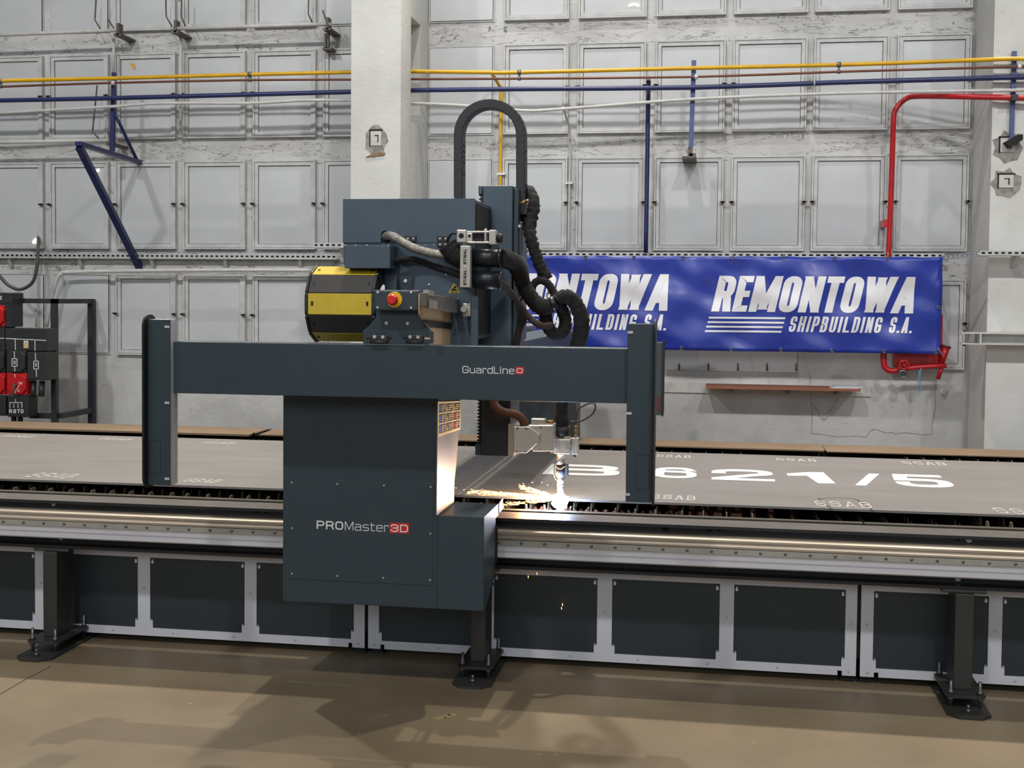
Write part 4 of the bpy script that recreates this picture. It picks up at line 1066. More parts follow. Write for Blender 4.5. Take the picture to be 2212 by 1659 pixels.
# column front: screws, removable panel, lettering
pb = MB().pbox(624, 1039, 935.5, 1257.5, CY0-0.003, 0.003)
pnl = pb.build('access_panel', 'steel_dark', G, bev=0.001)
screws([at(580+x/2.9105, 830+y/2.9105, CY0-0.003) for x, y in ((147,617),(433,627),(726,637),(1020,647),(147,905),(1018,940),(147,1191),(432,1205),(722,1218),(1015,1232))], pnl, 0.0042, 0.003)
screws([at(614.5, y, CY0) for y in (873, 929, 986, 1042, 1098, 1173, 1233, 1293)]+[at(1042, y, CY0) for y in (1191, 1253, 1317)]+[at(x, 1123+0.1*(x-960), CY0) for x in (957, 998, 1040)], G, 0.0035, 0.002, material='steel_dark', name='housing_screw')
m_ = MB(); pstroke(m_, 'PRO', 684, 1125.5, 741.5, 1143.5, CY0-0.0035, 3.1, 2.9, gap=0.18, r=0.36, q=0.3); m_.build('lettering', 'logo_white', pnl)
m_ = MB(); pstroke(m_, 'Master', 745, 1128, 839.5, 1147, CY0-0.0035, 1.7, 1.7, gap=0.22, r=0.3, q=0.16, wide={'M': 1.35, 't': 0.7, 'r': 0.7}); m_.build('lettering', 'logo_white', pnl)
o_ = MB().prism([at(841.5, 1129, CY0-0.0038), at(883.5, 1130.5, CY0-0.0038), at(883.2, 1153, CY0-0.0038), at(841.2, 1151.5, CY0-0.0038)], (0, 0.0008, 0)).build('logo_patch', 'logo_red', pnl)
m_ = MB(); pstroke(m_, '3D', 843.8, 1133, 881.5, 1149.5, CY0-0.0042, 2.6, 2.5, gap=0.18, r=0.36, q=0.3); m_.build('lettering', 'logo_white', o_)
# warning sticker sheet on the side
XK = XS+0.0012
st = MB().prism(xs([(946.2, 868), (995.2, 866), (994.2, 928), (946.2, 944.5)], XK), (-0.001, 0, 0)).build('warning_sticker', 'sticker', G)
def kp(u, v):   # place on the sticker by fraction (u right, v down)
    l = Vector((946.2, 868+(944.5-868)*v)); r = Vector((995.2-1.0*v, 866+(928-866)*v)); p = l*(1-u)+r*u
    return p.x, p.y
for ci in range(3):
    for ri in range(3):
        u0, u1, v0, v1 = 0.05+0.315*ci, 0.05+0.315*ci+0.285, 0.06+0.30*ri, 0.06+0.30*ri+0.255
        o_ = MB().prism(xs([kp(u0, v0), kp(u1, v0), kp(u1, v1), kp(u0, v1)], XK+0.0004), (-0.0004, 0, 0)).build('sticker_field', 'sticker_dark', st)
        um = u0+(u1-u0)*0.36
        if ci == 0:
            cxy = kp((u0+um)/2, (v0+v1)/2); a_ = [kp((u0+um)/2+0.042*math.cos(t*PI/5), (v0+v1)/2+0.09*math.sin(t*PI/5)) for t in range(10)]; mm = 'sticker_blue'
        elif ci == 1 or ri == 0:
            a_ = [kp((u0+um)/2, v0+0.03), kp(um-0.005, v1-0.03), kp(u0+0.01, v1-0.03)]; mm = 'warn_yellow'
        else:
            a_ = [kp((u0+um)/2+0.04*math.cos(t*PI/5), (v0+v1)/2+0.085*math.sin(t*PI/5)) for t in range(10)]; mm = 'logo_red'
        MB().prism(xs(a_, XK+0.0010), (-0.0005, 0, 0)).build('pictogram', mm, st)
        m_ = MB()
        for k in range(3):
            vv = v0+0.05+0.065*k; m_.prism(xs([kp(um+0.02, vv), kp(u1-0.02-(0.05 if k == 2 else 0), vv), kp(u1-0.02-(0.05 if k == 2 else 0), vv+0.03), kp(um+0.02, vv+0.03)], XK+0.0010), (-0.0005, 0, 0))
        m_.build('text_lines', 'sticker', st)

# guard bar with its two hanging legs
GY = 4.45
gz0, gz1 = 1.223, 1.4235
bar_ = MB().box(-2.055, -0.300, GY, GY+0.11, gz0, gz1).build('guard_bar', 'steel_dark', G, bev=0.003)
MB().box(CX0+0.05, CX1-0.05, GY+0.11, CY0, 1.245, 1.285).build('bar_mount', 'steel_dark', G)
m_ = MB(); pstroke(m_, 'GuardLine', 999, 791.5, 1111, 807, GY-0.0004, 1.9, 1.8, gap=0.2, r=0.3, q=0.18, wide={'i': 0.28, 'r': 0.7, 'G': 1.15, 'L': 0.9}); m_.build('lettering', 'logo_white', bar_)
o_ = MB().prism([at(1113, 792.3, GY-0.0012), at(1132, 793, GY-0.0012), at(1132, 808.8, GY-0.0012), at(1112.8, 808.3, GY-0.0012)], (0, 0.0012, 0)).build('logo_patch', 'logo_red', bar_)
m_ = MB(); pstroke(m_, 'O', 1116, 795.3, 1129, 806.2, GY-0.0016, 1.7, 1.7, r=0.2, q=0.22); m_.build('logo_ring', 'logo_white', o_)
def guard_leg(x0, x1, z0, z1, tab_side, clips, bump_x, bump_sign, hatch):
    lg = MB().box(x0, x1, 4.42, 4.428, z0, z1).build('guard_leg', 'steel_dark', G, bev=0.002)
    xa, xb = (x0+0.006, x1) if tab_side > 0 else (x0+0.002, x1-0.002)
    m_ = MB(); m_.prism([(xa, 4.428, z0), (xb, 4.428, z0), (xb, 4.446, z0), (xb-0.003, 4.447, z0), (xb-0.003, 4.453, z0), (xb, 4.454, z0), (xb, 4.490, z0), (xa, 4.490, z0)], (0, 0, z1-z0))
    m_.build('leg_profile', 'alu' if tab_side > 0 else 'steel_dark', lg)
    # rounded bumper plate on the outer side
    pts = []; r = 0.045; ya, yb, za, zb = 4.385, 4.50, z0-0.012, z1+0.018
    for cy, cz, a0 in ((yb-r, zb-r, 0), (ya+r, zb-r, 90), (ya+r, za+r, 180), (yb-r, za+r, 270)):
        for k in range(6):
            t = math.radians(a0+18*k); pts.append((bump_x, cy+r*math.cos(t), cz+r*math.sin(t)))
    MB().prism(pts, (bump_sign*0.008, 0, 0)).build('bumper_plate', 'rubber', lg, bev=0.002)
    for x, y in clips:
        c = at(x, y, 4.42); m_ = MB(); m_.cyl(c, c+Vector((0, -0.005, 0)), 0.0058, 0.005, 14)
        m_.box(min(c.x, c.x+tab_side*0.014), max(c.x, c.x+tab_side*0.014), c.y-0.003, c.y-0.0002, c.z-0.0045, c.z+0.0045); m_.build('clip_screw', 'screw', lg)
    m_ = MB()
    (ha, hb, hc, hd) = hatch
    for seg in ([(ha, hc), (hb, hc)], [(hb, hc), (hb, hd)], [(hb, hd), (ha, hd)], [(ha, hd), (ha, hc)]): strip(m_, seg, 4.42, 1.0, 0.0006)
    m_.build('hatch_seam', 'ink', lg)
    for yy in (hc-4, hd+5):
        c = at((ha+hb)/2, yy, 4.42); MB().cyl(c, c+Vector((0, -0.001, 0)), 0.0025, n=8).build('hatch_screw', 'ink', lg)
    for zz in (z1-0.012, z0+0.012):
        c = Vector(((x0+x1)/2, 4.42, zz)); MB().cyl(c, c+Vector((0, -0.001, 0)), 0.004, n=10).build('leg_screw', 'panel_dark', lg)
guard_leg(-2.145, -2.055, 0.867, 1.508, 1, ((359, 706), (359, 870), (359, 1034)), -2.145, -1, (323.5, 347, 953, 1023))
guard_leg(-0.300, -0.207, 0.868, 1.5145, -1, ((1364.5, 718), (1361.8, 893), (1358, 1068)), -0.205, 1, (1374, 1402, 983, 1057))

# bridge running back over the table
BXA, BXB, BXC = -1.515, -1.325, -0.959
BY0 = 4.90
bz2 = 2.006; bz1 = 1.735
m_ = MB(); m_.prism([(BXA, BY0+0.006, bz1), (BXB, BY0+0.006, bz1), (BXB, BY0+0.006, 1.43), (BXC, BY0+0.006, 1.43), (BXC, BY0+0.006, bz2-0.003), (BXA, BY0+0.006, bz2-0.003)], (0, 0.56, 0))
m_.build('bridge_housing', 'steel_upper', G, bev=0.004)
MB().box(BXB, -1.140, BY0+0.006, 7.925, 1.21, 1.428).build('bridge_beam', 'steel_dark', G, bev=0.004)
MB().box(-1.116, -0.885, 5.56, 7.925, 1.30, 1.40).build('guide_beam', 'steel_dark', G, bev=0.004)
MB().box(-1.116, -1.070, BY0+0.006, 5.558, 1.21, 1.428).build('guide_beam', 'steel_dark', G, bev=0.004)
# end cover of the bridge with the round hose opening
hx = [at(823, 511, BY0).x, at(842, 511, BY0).x]; hz = [at(832, 524, BY0).z, at(832, 498, BY0).z]
zs = at(780, 524, BY0).z
arch = [(hx[0], zs), (hx[0], hz[1]-0.017)]+[((hx[0]+hx[1])/2-(hx[1]-hx[0])/2*math.cos(t*PI/8), hz[1]-0.017+0.017*math.sin(t*PI/8)) for t in range(1, 8)]+[(hx[1], hz[1]-0.017), (hx[1], zs)]
outl = [(BXA, zs)]+arch+[(BXC, zs), (BXC, bz2), (BXA, bz2)]
MB().prism([(x, BY0-0.002, z) for x, z in outl], (0, 0.008, 0)).build('end_cover', 'steel_upper', G)
MB().box(hx[0]-0.002, hx[1]+0.002, BY0+0.0045, BY0+0.0058, zs, hz[1]+0.004).build('hose_opening', 'black_gap', G)
MB().box(BXB-0.01, BXC, BY0, BY0+0.006, 1.22, zs-0.002).build('end_plate', 'steel_upper', G)
m_ = MB(); m_.box(BXC, BXC+0.004, BY0+0.02, 5.45, 1.45, bz2-0.02); m_.build('bridge_side', 'rubber', G)
o_ = MB().box(at(744, 555, 4.78).x, at(842.5, 555, 4.78).x, 4.78, BY0-0.002, at(790, 579.5, 4.78).z, at(790, 530, 4.78).z).build('junction_box', 'steel_upper', G, bev=0.002)
bxz = at(790, 530, 4.78).z
for x in (745.5, 768, 792, 839): 
    c = at(x, 529.5, 4.79); MB().ball((c.x, 4.79, bxz), 0.004, 1).build('screw', 'screw', o_)
def hinge(px0, py0, px1, py1, Y, parent):
    h = MB().pbox(px0, py0, px1, py1, Y-0.008, 0.008).build('hinge', 'bakelite', parent, bev=0.002)
    screws([at(px0+(px1-px0)*f, (py0+py1)/2, Y-0.008) for f in (0.26, 0.74)], h, 0.0052, 0.002, name='hinge_screw')
hinge(875, 508.5, 899, 522.5, BY0-0.002, G); hinge(944, 508.5, 969, 522.5, BY0-0.002, G); hinge(944, 524, 969, 533, BY0-0.002, G)
screws([at(964, 593, BY0), at(927, 615, BY0)], G, 0.006, 0.005, name='cap_screw'); screws([at(866.5, 588, BY0), at(938, 529, BY0), at(920, 529, BY0)], G, 0.003, 0.002)
o_ = MB().pprism([(981, 610.5), (993.5, 633), (968.5, 633)], BY0-0.001, 0.001).build('warning_sign', 'warn_yellow', G)
m_ = MB()
for q in ([(974, 629), (977, 622), (985, 624), (990, 629), (984, 628)], [(979, 622), (982, 616), (986, 620), (985, 623)], [(973, 630.5), (990, 630.5), (990, 631.6), (973, 631.6)]): m_.pprism(q, BY0-0.0016, 0.0006)
m_.build('pictogram', 'ink', o_)

# yellow and black drag chain looping at the bridge end
KX0, KX1 = -1.625, -1.335
kc = Vector((0, 4.895, 1.5725)); KR = 0.150
n_ang = 33.0
angs = [k*n_ang for k in range(-3, 4)]
def kv(a, r): return (kc.y-r*math.cos(math.radians(a)), kc.z+r*math.sin(math.radians(a)))
links = []
for k, a in enumerate(angs):
    ro, ri = KR/math.cos(math.radians(n_ang/2)), (KR-0.022)/math.cos(math.radians(n_ang/2))
    links.append(([kv(a-n_ang/2+0.5, ro), kv(a+n_ang/2-0.5, ro), kv(a+n_ang/2-0.5, ri), kv(a-n_ang/2+0.5, ri)], 'chain_yellow' if k % 2 else 'chain_dark', a))
top0 = kv(angs[-1]+n_ang/2, KR/math.cos(math.radians(n_ang/2)))
y = kc.y+0.055
for k in range(11):
    for sgn in (1, -1):
        z1 = kc.z+sgn*KR; z0 = z1-sgn*0.022
        links.append(([(y, z1), (y+0.082, z1), (y+0.082, z0), (y, z0)], 'chain_yellow' if k % 2 == 0 else 'chain_dark', None))
    y += 0.084
for quad, mm, a in links:
    ln = MB().prism([(KX0+0.012, yy, zz) for yy, zz in quad], (KX1-KX0-0.024, 0, 0)).build('chain_link', mm, G, bev=0.002)
    cy_ = sum(q[0] for q in quad)/4; cz_ = sum(q[1] for q in quad)/4
    if a is not None:
        ro, ri, e = KR/math.cos(math.radians(n_ang/2))+0.004, KR-0.062, n_ang/2+2.5
        sd = [kv(a-e, ro-0.008), kv(a-e*0.7, ro), kv(a+e*0.7, ro), kv(a+e, ro-0.008), kv(a+e, ri), kv(a-e, ri)]
    else:
        s_ = 1 if cz_ > kc.z else -1
        sd = [(cy_-0.045, cz_+s_*0.015), (cy_+0.045, cz_+s_*0.015), (cy_+0.045, cz_-s_*0.05), (cy_-0.045, cz_-s_*0.05)]
    for x, dx in ((KX0, 0.011), (KX1-0.011, 0.011)):
        MB().prism([(x, yy, zz) for yy, zz in sd], (dx, 0, 0)).build('link_side', 'bakelite', ln, bev=0.0015)
    if a is not None and abs(a) < 70:
        d = Vector((0, -math.cos(math.radians(a)), math.sin(math.radians(a))))
        tq = Vector((0, -d.z, d.y))
        for x in (KX0+0.030, KX1-0.030):
            c = Vector((x, kc.y, kc.z))+d*(KR+0.0005)-tq*0.002; X_ = Vector((1, 0, 0))
            m_ = MB(); m_.prism([c-X_*0.0045-tq*0.009, c+X_*0.0045-tq*0.009, c+X_*0.0045+tq*0.009, c-X_*0.0045+tq*0.009], d*0.001); m_.build('link_slot', 'ink', ln)

# emergency-stop bracket on the guard bar
EY = 4.44
ez = at(860, 741, EY).z
o_ = MB().pprism([(784, 742), (784, 714), (790, 711), (812, 686), (812, 668), (906, 668), (907, 684), (928, 709), (930, 713), (936, 716), (936, 742)], EY, 0.006).build('stop_bracket', 'steel_dark', G, bev=0.002)
screws([at(835, 698, EY), at(880.5, 698.5, EY)], o_, 0.0085, 0.005, name='cap_screw')
for xa, xb in ((801, 838), (878, 914)):
    h = MB().pbox(xa, 724, xb, 738, EY-0.010, 0.010).build('clamp_block', 'bakelite', o_, bev=0.003)
    screws([at(xa+8, 728, EY-0.010), at(xb-11, 728.5, EY-0.010)], h, 0.0078, 0.003, name='block_screw')
    m_ = MB(); p = at((xa+xb)/2, 739, EY-0.012); m_.cyl((at(xa, 739, EY).x, EY-0.008, p.z), (at(xb, 739, EY).x, EY-0.008, p.z), 0.007, n=12); m_.build('hinge_barrel', 'bakelite', o_)
for xa, xb in ((791, 802), (838, 847), (872, 879), (917, 929)): MB().pbox(xa, 729, xb, 733, EY-0.0007, 0.0007).build('slot', 'black_gap' if xa != 917 else 'spark_tan', o_)
sb = MB().pbox(807, 626.5, 905, 671, EY-0.065, 0.062).build('stop_box', 'steel_dark', o_, bev=0.006)
by_ = EY-0.065
screws([at(816, 632, by_), at(888, 632, by_), at(815.5, 664.5, by_), at(888, 665, by_)], sb, 0.0052, 0.002)
c = at(852.6, 647.4, by_); MB().cyl(c, c+Vector((0, -0.006, 0)), 0.0295, 0.0285, 32).build('yellow_collar', 'estop_yellow', sb)
m_ = MB(); c2 = c+Vector((0, -0.006, 0)); m_.cyl(c2, c2+Vector((0, -0.022, 0)), 0.013, n=24); m_.cyl(c2+Vector((0, -0.022, 0)), c2+Vector((0, -0.038, 0)), 0.0205, 0.0195, 28); m_.cyl(c2+Vector((0, -0.038, 0)), c2+Vector((0, -0.042, 0)), 0.0195, 0.014, 28)
m_.build('stop_button', 'estop_red', sb)
xg = at(904, 649, by_+0.03).x
MB().cyl((xg, by_+0.03, c.z-0.003), (xg+0.010, by_+0.03, c.z-0.003), 0.016, n=20).build('green_button', 'green', sb)
MB().cyl((xg-0.002, by_+0.03, c.z-0.003), (xg+0.003, by_+0.03, c.z-0.003), 0.021, n=20).build('button_ring', 'brass', sb)
# upright bracket behind the stop box
m_ = MB(); m_.pprism([(853, 597), (888, 598), (888, 630), (853, 630)], EY+0.02, 0.004); m_.pprism([(847, 628), (853, 597), (856, 597), (856, 632)], EY-0.02, 0.044); m_.pprism([(885, 630), (885, 598), (891, 598), (886, 630)], EY-0.02, 0.044)
u_ = m_.build('top_bracket', 'steel_dark', o_); screws([at(876, 608, EY+0.02)], u_, 0.0085, 0.006, name='cap_screw')
MB().box(at(853, 640, EY).x, at(888, 640, EY).x, EY-0.02, EY+0.024, at(870, 632, EY).z, at(870, 629, EY).z).build('bracket_foot', 'steel_dark', u_)
# arm running back from the stop box to the carriage (ruler-like bar)
MB().prism(xs([(907, 632), (1000, 652), (1004, 682), (907, 662)], -1.040), (0.022, 0, 0)).build('scale_bar', 'scale_grey', G, bev=0.002)
MB().prism(xs([(926, 647), (942, 650), (942, 668), (926, 665)], -1.016), (0.005, 0, 0)).build('bar_clamp', 'nickel', G)
MB().prism(xs([(926, 626), (938, 629), (938, 640), (926, 638)], -1.016), (-0.02, 0, 0)).build('bar_clamp', 'nickel', G)

# far carriage beyond the table
FY = 7.93
o_ = MB().box(at(1088, 730, FY).x, at(1246, 730, FY).x, FY, FY+0.28, 0.0, at(1180, 722, FY).z).build('far_column', 'steel_dark', G, bev=0.004)
m_ = MB(); pstroke(m_, 'Master', 1128, 730.5, 1178, 741, FY-0.0004, 1.0, 1.0, gap=0.22, r=0.3, q=0.16, wide={'M': 1.35, 't': 0.7, 'r': 0.7}); m_.build('lettering', 'logo_white', o_)
q_ = MB().pbox(1180, 729, 1196, 743, FY-0.0008, 0.0008).build('logo_patch', 'logo_red', o_)
m_ = MB(); pstroke(m_, '3D', 1181.5, 731.5, 1195, 741, FY-0.0012, 1.2, 1.2, gap=0.2, r=0.36, q=0.3); m_.build('lettering', 'logo_white', q_)
MB().pbox(1246, 775, 1420, 848, FY+0.04, 0.06).build('far_guard_bar', 'steel_dark', G)
o_ = MB().pbox(1416, 740, 1431, 897, FY, 0.12).build('far_guard_leg', 'steel_dark', G, bev=0.003)
MB().pbox(1430, 736, 1433.5, 900, FY-0.03, 0.16).build('bumper_plate', 'rubber', o_, bev=0.003)
MB().pbox(1419, 856, 1426, 886, FY-0.004, 0.004).build('reflector', 'reflector', o_)

# ------------------------------------------------------------------ torch carriage hanging on the bridge
TY = 5.26
T = root('torch_carriage', (-0.93, 5.45, 0.72), 'tall slate grey torch carriage with black hoses and a cutting torch, right of the bridge', 'torch carriage')
zx0, zx1 = at(1041, 700, TY).x, at(1104, 700, TY).x
zzt, zzb = at(1075, 401, TY).z, at(1065, 985, TY).z
MB().box(zx0, zx1, TY, TY+0.26, 1.30, zzt).build('lift_column', 'steel_upper', T, bev=0.003)
M['backlit_dark'] = mat('backlit_column_coat', srgb(36, 39, 43), 0.4, var=0.1)  # backlit shade of the lower column put into its colour
MB().box(zx0, zx1, TY+0.002, TY+0.26, zzb, 1.299).build('lift_column_lower', 'backlit_dark', T, bev=0.003)
MB().box(BXC+0.006, zx0-0.002, TY+0.10, TY+0.20, 1.42, 1.95).build('saddle_plate', 'rubber', T)
c = at(1073, 402, TY); MB().ball((c.x, TY+0.02, zzt), 0.005, 1).build('screw', 'screw', T)
# folding bellows on the left edge
bl = at(1027, 700, TY).x
def bellows(z0, z1, n):
    pr = []
    for k in range(n+1):
        z = z1+(z0-z1)*k/n; pr.append((bl+0.003, TY+0.03, z))
        if k < n: pr.append((bl+0.016, TY+0.03, z+(z0-z1)/n*0.5))
    pts = pr+[(zx0-0.001, TY+0.03, z0), (zx0-0.001, TY+0.03, z1)]
    MB().prism(pts, (0, 0.06, 0)).build('bellows', 'rubber', T)
z_a = at(1034, 427, TY).z; z_b = at(1034, 520, TY).z; z_c = at(1034, 640, TY).z; z_d = at(1028, 960, TY).z
bellows(z_b, zzt-0.02, 12); bellows(z_d, z_c, 44)
MB().pbox(1033, 401, 1042, 420, TY+0.02, 0.08).build('bellows_cap', 'steel_upper', T, bev=0.004)
MB().box(bl, zx0-0.001, TY+0.02, TY+0.10, zzb, z_d-0.002).build('bellows_foot', 'steel_dark', T)
m_ = MB(); m_.pbox(1017, 640, 1032, 752, 4.85, 0.012); m_.build('front_flange', 'steel_upper', T, bev=0.002)
MB().pbox(1032, 640, 1043, 760, 5.20, 0.05).build('flange_web', 'steel_dark', T)
m_ = MB(); m_.pbox(999, 655, 1016, 684, 4.84, 0.03); k_ = m_.build('bar_end_block', 'nickel', T, bev=0.004)
c = at(1004, 668, 4.84); MB().cyl(c, c+Vector((0, -0.03, 0)), 0.012, n=12).build('block_knob', 'nickel', k_)
# right side plates of the column
MB().prism([(zx1+0.001, TY+0.03, zzb+0.25), (zx1+0.001, TY+0.24, zzb+0.25), (zx1+0.001, TY+0.24, zzt-0.05), (zx1+0.001, TY+0.10, zzt-0.01), (zx1+0.001, TY+0.03, zzt-0.01)], (0.022, 0, 0)).build('side_plate', 'steel_dark', T, bev=0.003)
MB().pbox(1112, 478, 1128, 735, TY+0.05, 0.14).build('motor_housing', 'steel_dark', T, bev=0.006)
c = at(1122, 440, TY+0.02); m_ = MB(); m_.cyl(c, c+Vector((0.03, 0, 0.012)), 0.007, n=8); m_.ball(c+Vector((0.035, 0, 0.012)), 0.010, 1); m_.build('pipe_nipple', 'brass', T)
c = at(1122, 492, TY+0.02); m_ = MB(); m_.cyl(c, c+Vector((0, 0, 0.012)), 0.006, n=8); m_.build('nipple_cap', 'white', T)
m_ = MB(); m_.pprism([(1109, 552), (1127, 552), (1139, 574), (1139, 620), (1109, 660)], TY-0.02, 0.06); m_.build('hose_guide_plate', 'steel_upper', T, bev=0.002)
# lower end: flange and turning head
MB().pbox(1097, 915, 1110, 986, TY-0.02, 0.20).build('head_flange', 'torch_steel', T, bev=0.002)
hd = MB().pprism([(1109.5, 921.5), (1142, 921.5), (1166, 938.5), (1159, 959), (1137, 979), (1109.5, 979)], TY-0.03, 0.10).build('head_housing', 'nickel', T, bev=0.003)
screws([at(x, y, TY-0.03) for x, y in ((1117.5, 925), (1137, 925.5), (1117.5, 976), (1136, 976.5))], hd, 0.0048, 0.003, material='screw_dark')
o_ = MB().pprism([(1141, 918.5), (1195, 918.5), (1195, 975), (1150, 975)], TY+0.0, 0.12).build('rotary_block', 'nickel', T, bev=0.004)
screws([at(1168, 922.5, TY), at(1168, 972, TY)], o_, 0.0048, 0.003, material='screw_dark')
c = at(1186, 948, TY); MB().ring(Vector((c.x, TY+0.06, c.z)), (1, 0, 0), 0.05, 0.004, 24, 6).build('rotary_seam', 'latch', o_)
MB().pbox(1147, 905, 1177, 918, TY+0.02, 0.05).build('cable_gland_box', 'nickel', T, bev=0.003)
m_ = MB(); p, q = at(1180, 911, TY+0.04), at(1196, 911.5, TY+0.04); m_.cyl(p, q, 0.007, n=10)
for f in (0.15, 0.45, 0.75): m_.cyl(p.lerp(q, f), p.lerp(q, f+0.12), 0.0095, n=10)
m_.build('hose_fitting', 'brass', T)
HYT = 5.36
o_ = MB().pbox(1197, 949, 1232, 981, HYT, 0.09).build('torch_holder', 'nickel', T, bev=0.003)
MB().pbox(1189, 950, 1198, 979, HYT+0.02, 0.06).build('holder_side', 'torch_steel', o_)
for xa, xb in ((1196.5, 1203), (1204, 1210), (1211, 1217), (1218, 1229)): MB().pbox(xa, 943, xb, 949, HYT+0.005, 0.06).build('clamp_tooth', 'nickel', o_)
m_ = MB(); c = at(1227, 963, HYT); pts = []
for k in range(12):
    t = 2*PI*k/12; r = 0.0165 if k % 2 == 0 else 0.0135; pts.append(c+Vector((r*math.cos(t), -0.014, r*math.sin(t))))
m_.prism(pts, (0, 0.012, 0)); m_.cyl(c, c+Vector((0, -0.004, 0)), 0.006, n=8); m_.build('star_knob', 'nickel', o_)
MB().pbox(1235.5, 946.5, 1248.5, 982, HYT+0.01, 0.05).build('sensor_block', 'nickel', T, bev=0.002)
c = at(1241, 982, HYT+0.035); m_ = MB(); m_.cyl(c, c-Vector((0, 0, 0.006)), 0.004, n=8); m_.cyl(c-Vector((0, 0, 0.006)), c-Vector((0, 0, 0.011)), 0.008, n=10); m_.build('sensor_knob', 'ink', T)
m_ = MB(); p, q = at(1243, 946, HYT+0.03), at(1243.5, 917, HYT+0.03); m_.cyl(p, q, 0.0055, n=10)
for f in (0.1, 0.45, 0.75): m_.cyl(p.lerp(q, f), p.lerp(q, f+0.13), 0.008, n=8)
m_.build('hose_fitting', 'brass', T)
pline(MB(), [(1243.5, 917), (1246, 895), (1251, 883), (1262, 876), (1274, 871), (1284, 872), (1286, 880), (1281, 893), (1268, 903), (1252, 910), (1231, 911.5)], HYT+0.03, 0.0042, sub=6, n=8).build('thin_hose', 'cable', T)
# torch
tb = HYT+0.055
m_ = MB(); m_.cyl(at(1212.5, 981, tb), at(1212, 1007, tb), 0.0205, 0.0195, 24); tq_ = m_.build('torch_barrel', 'torch_steel', T)
m_ = MB(); m_.cyl(at(1212, 1006, tb), at(1211, 1030, tb), 0.0235, 0.0235, 24); m_.pbox(1220, 1005, 1226, 1029, tb-0.02, 0.04); m_.build('torch_clamp', 'rubber', T)
m_ = MB(); m_.cyl(at(1211, 1029, tb), at(1210.5, 1046, tb), 0.0165, 0.0160, 24); m_.cyl(at(1210.5, 1046, tb), at(1210.5, 1049, tb), 0.0175, 0.0175, 24); m_.cyl(at(1210.5, 1049, tb), at(1210.5, 1064, tb), 0.0155, 0.0145, 24); m_.cyl(at(1210.5, 1064, tb), at(1210.8, 1071, tb), 0.0135, 0.007, 24)
m_.build('torch_nozzle', 'torch_steel', T)
pline(MB(), [(1232, 972), (1226, 981), (1214, 989), (1201, 1001), (1197, 1012), (1198, 1028), (1203, 1037)], tb-0.03, 0.0038, sub=6, n=8).build('pilot_wire', 'cable', T)
m_ = MB()
for k in range(11):
    t = k/10; m_.ball(at(1201+18*t, 1008+5*math.sin(t*PI), tb-0.026), 0.0028, 1)
m_.build('ball_chain', 'brass', T)
# camera / laser bracket with the branded plate
KY = 4.80
o_ = MB().pbox(986, 496, 1007, 524, KY, 0.05).build('sensor_bracket', 'nickel', T, bev=0.004)
c = at(996.5, 509.5, KY); MB().cyl(c, c-Vector((0, 0.0012, 0)), 0.0105, n=20).build('bracket_hole', 'black_gap', o_)
m_ = MB(); m_.pbox(1007.5, 499, 1068, 503, KY+0.004, 0.035); m_.pbox(1007.5, 521.5, 1068, 526, KY+0.004, 0.035); m_.pbox(1007.5, 503, 1020, 521.5, KY+0.004, 0.035); m_.pbox(1046, 503, 1050, 521.5, KY+0.004, 0.03); m_.pbox(1056, 497, 1071, 528, KY, 0.045)
o2 = m_.build('bracket_frame', 'nickel', T, bev=0.002)
c = at(1014, 510, KY+0.004); MB().cyl(c, c-Vector((0, 0.0012, 0)), 0.006, n=16).build('bracket_hole', 'black_gap', o2)
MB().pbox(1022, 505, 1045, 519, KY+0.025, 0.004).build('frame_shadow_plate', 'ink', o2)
c = at(1049, 497, KY+0.015); MB().ball(c, 0.007, 1).build('bracket_bolt', 'screw', o2)
m_ = MB(); p, q = at(1071, 514, KY+0.02), at(1075, 514, KY+0.02); m_.cyl(p, q, 0.006, n=10); m_.cyl(q, at(1086, 514.5, KY+0.02), 0.019, 0.017, 16); m_.build('thumb_knob', 'rubber', o2)
pl_ = MB().pbox(993.5, 531, 1016, 621, KY-0.03, 0.035).build('branded_plate', 'nickel', T, bev=0.002)
MB().pbox(1000, 523, 1010, 531, KY-0.01, 0.015).build('plate_link', 'latch', pl_)
MB().pbox(993, 618, 1018, 624, KY-0.01, 0.03).build('plate_clip', 'latch', pl_)
PYK = KY-0.03
for ya, yb in ((616, 583), (571, 538)):
    a = at(1007.5, ya, PYK); b = at(1007.5, yb, PYK)
    m_ = MB(); stroke_text(m_, 'STIGAL', (a.x, PYK, a.z), (0,0,1), (-1,0,0), b.z-a.z, 0.0125, 0.0033, 0.003, gap=0.16, r=0.32, q=0.28, wide={'I': 0.34, 'L': 0.8})
    m_.build('lettering', 'ink', pl_)
c = at(1004, 577, PYK); MB().ball(c, 0.006, 1, (1, 0.5, 1)).build('plate_screw', 'screw', pl_)
# two black tubes under the bracket
for (x0, y0, x1, y1, yy) in ((1018, 537.5, 1081, 577.5, KY), (1017, 585, 1082, 625, KY)):
    p, q = at(x0, (y0+y1)/2-1, yy+0.05), at(x1, (y0+y1)/2+1, yy+0.05); rr = (y1-y0)/2*yy*1.02/FPX
    k_ = MB().cyl(p, q, rr, n=28).build('hose_sleeve', 'tube_black', T)
    MB().cyl(p.lerp(q, 0.94), q+Vector((0.004, 0, 0)), rr*1.03, n=28).build('sleeve_collar', 'tube_black', k_)
m_ = MB(); pline(m_, [(967, 530, 4.845), (974, 540, 4.845), (988, 554, 4.85), (1018, 557, 4.85)], KY, 0.042, sub=4, n=16, wob=0.05); m_.build('hose_cuff', 'hose', T)
pline(MB(), [(974, 530, 4.84), (966, 522, 4.84), (975, 506, 4.82), (986, 505, 4.81)], KY, 0.004, sub=5, n=6).build('loop_wire', 'ink', T)

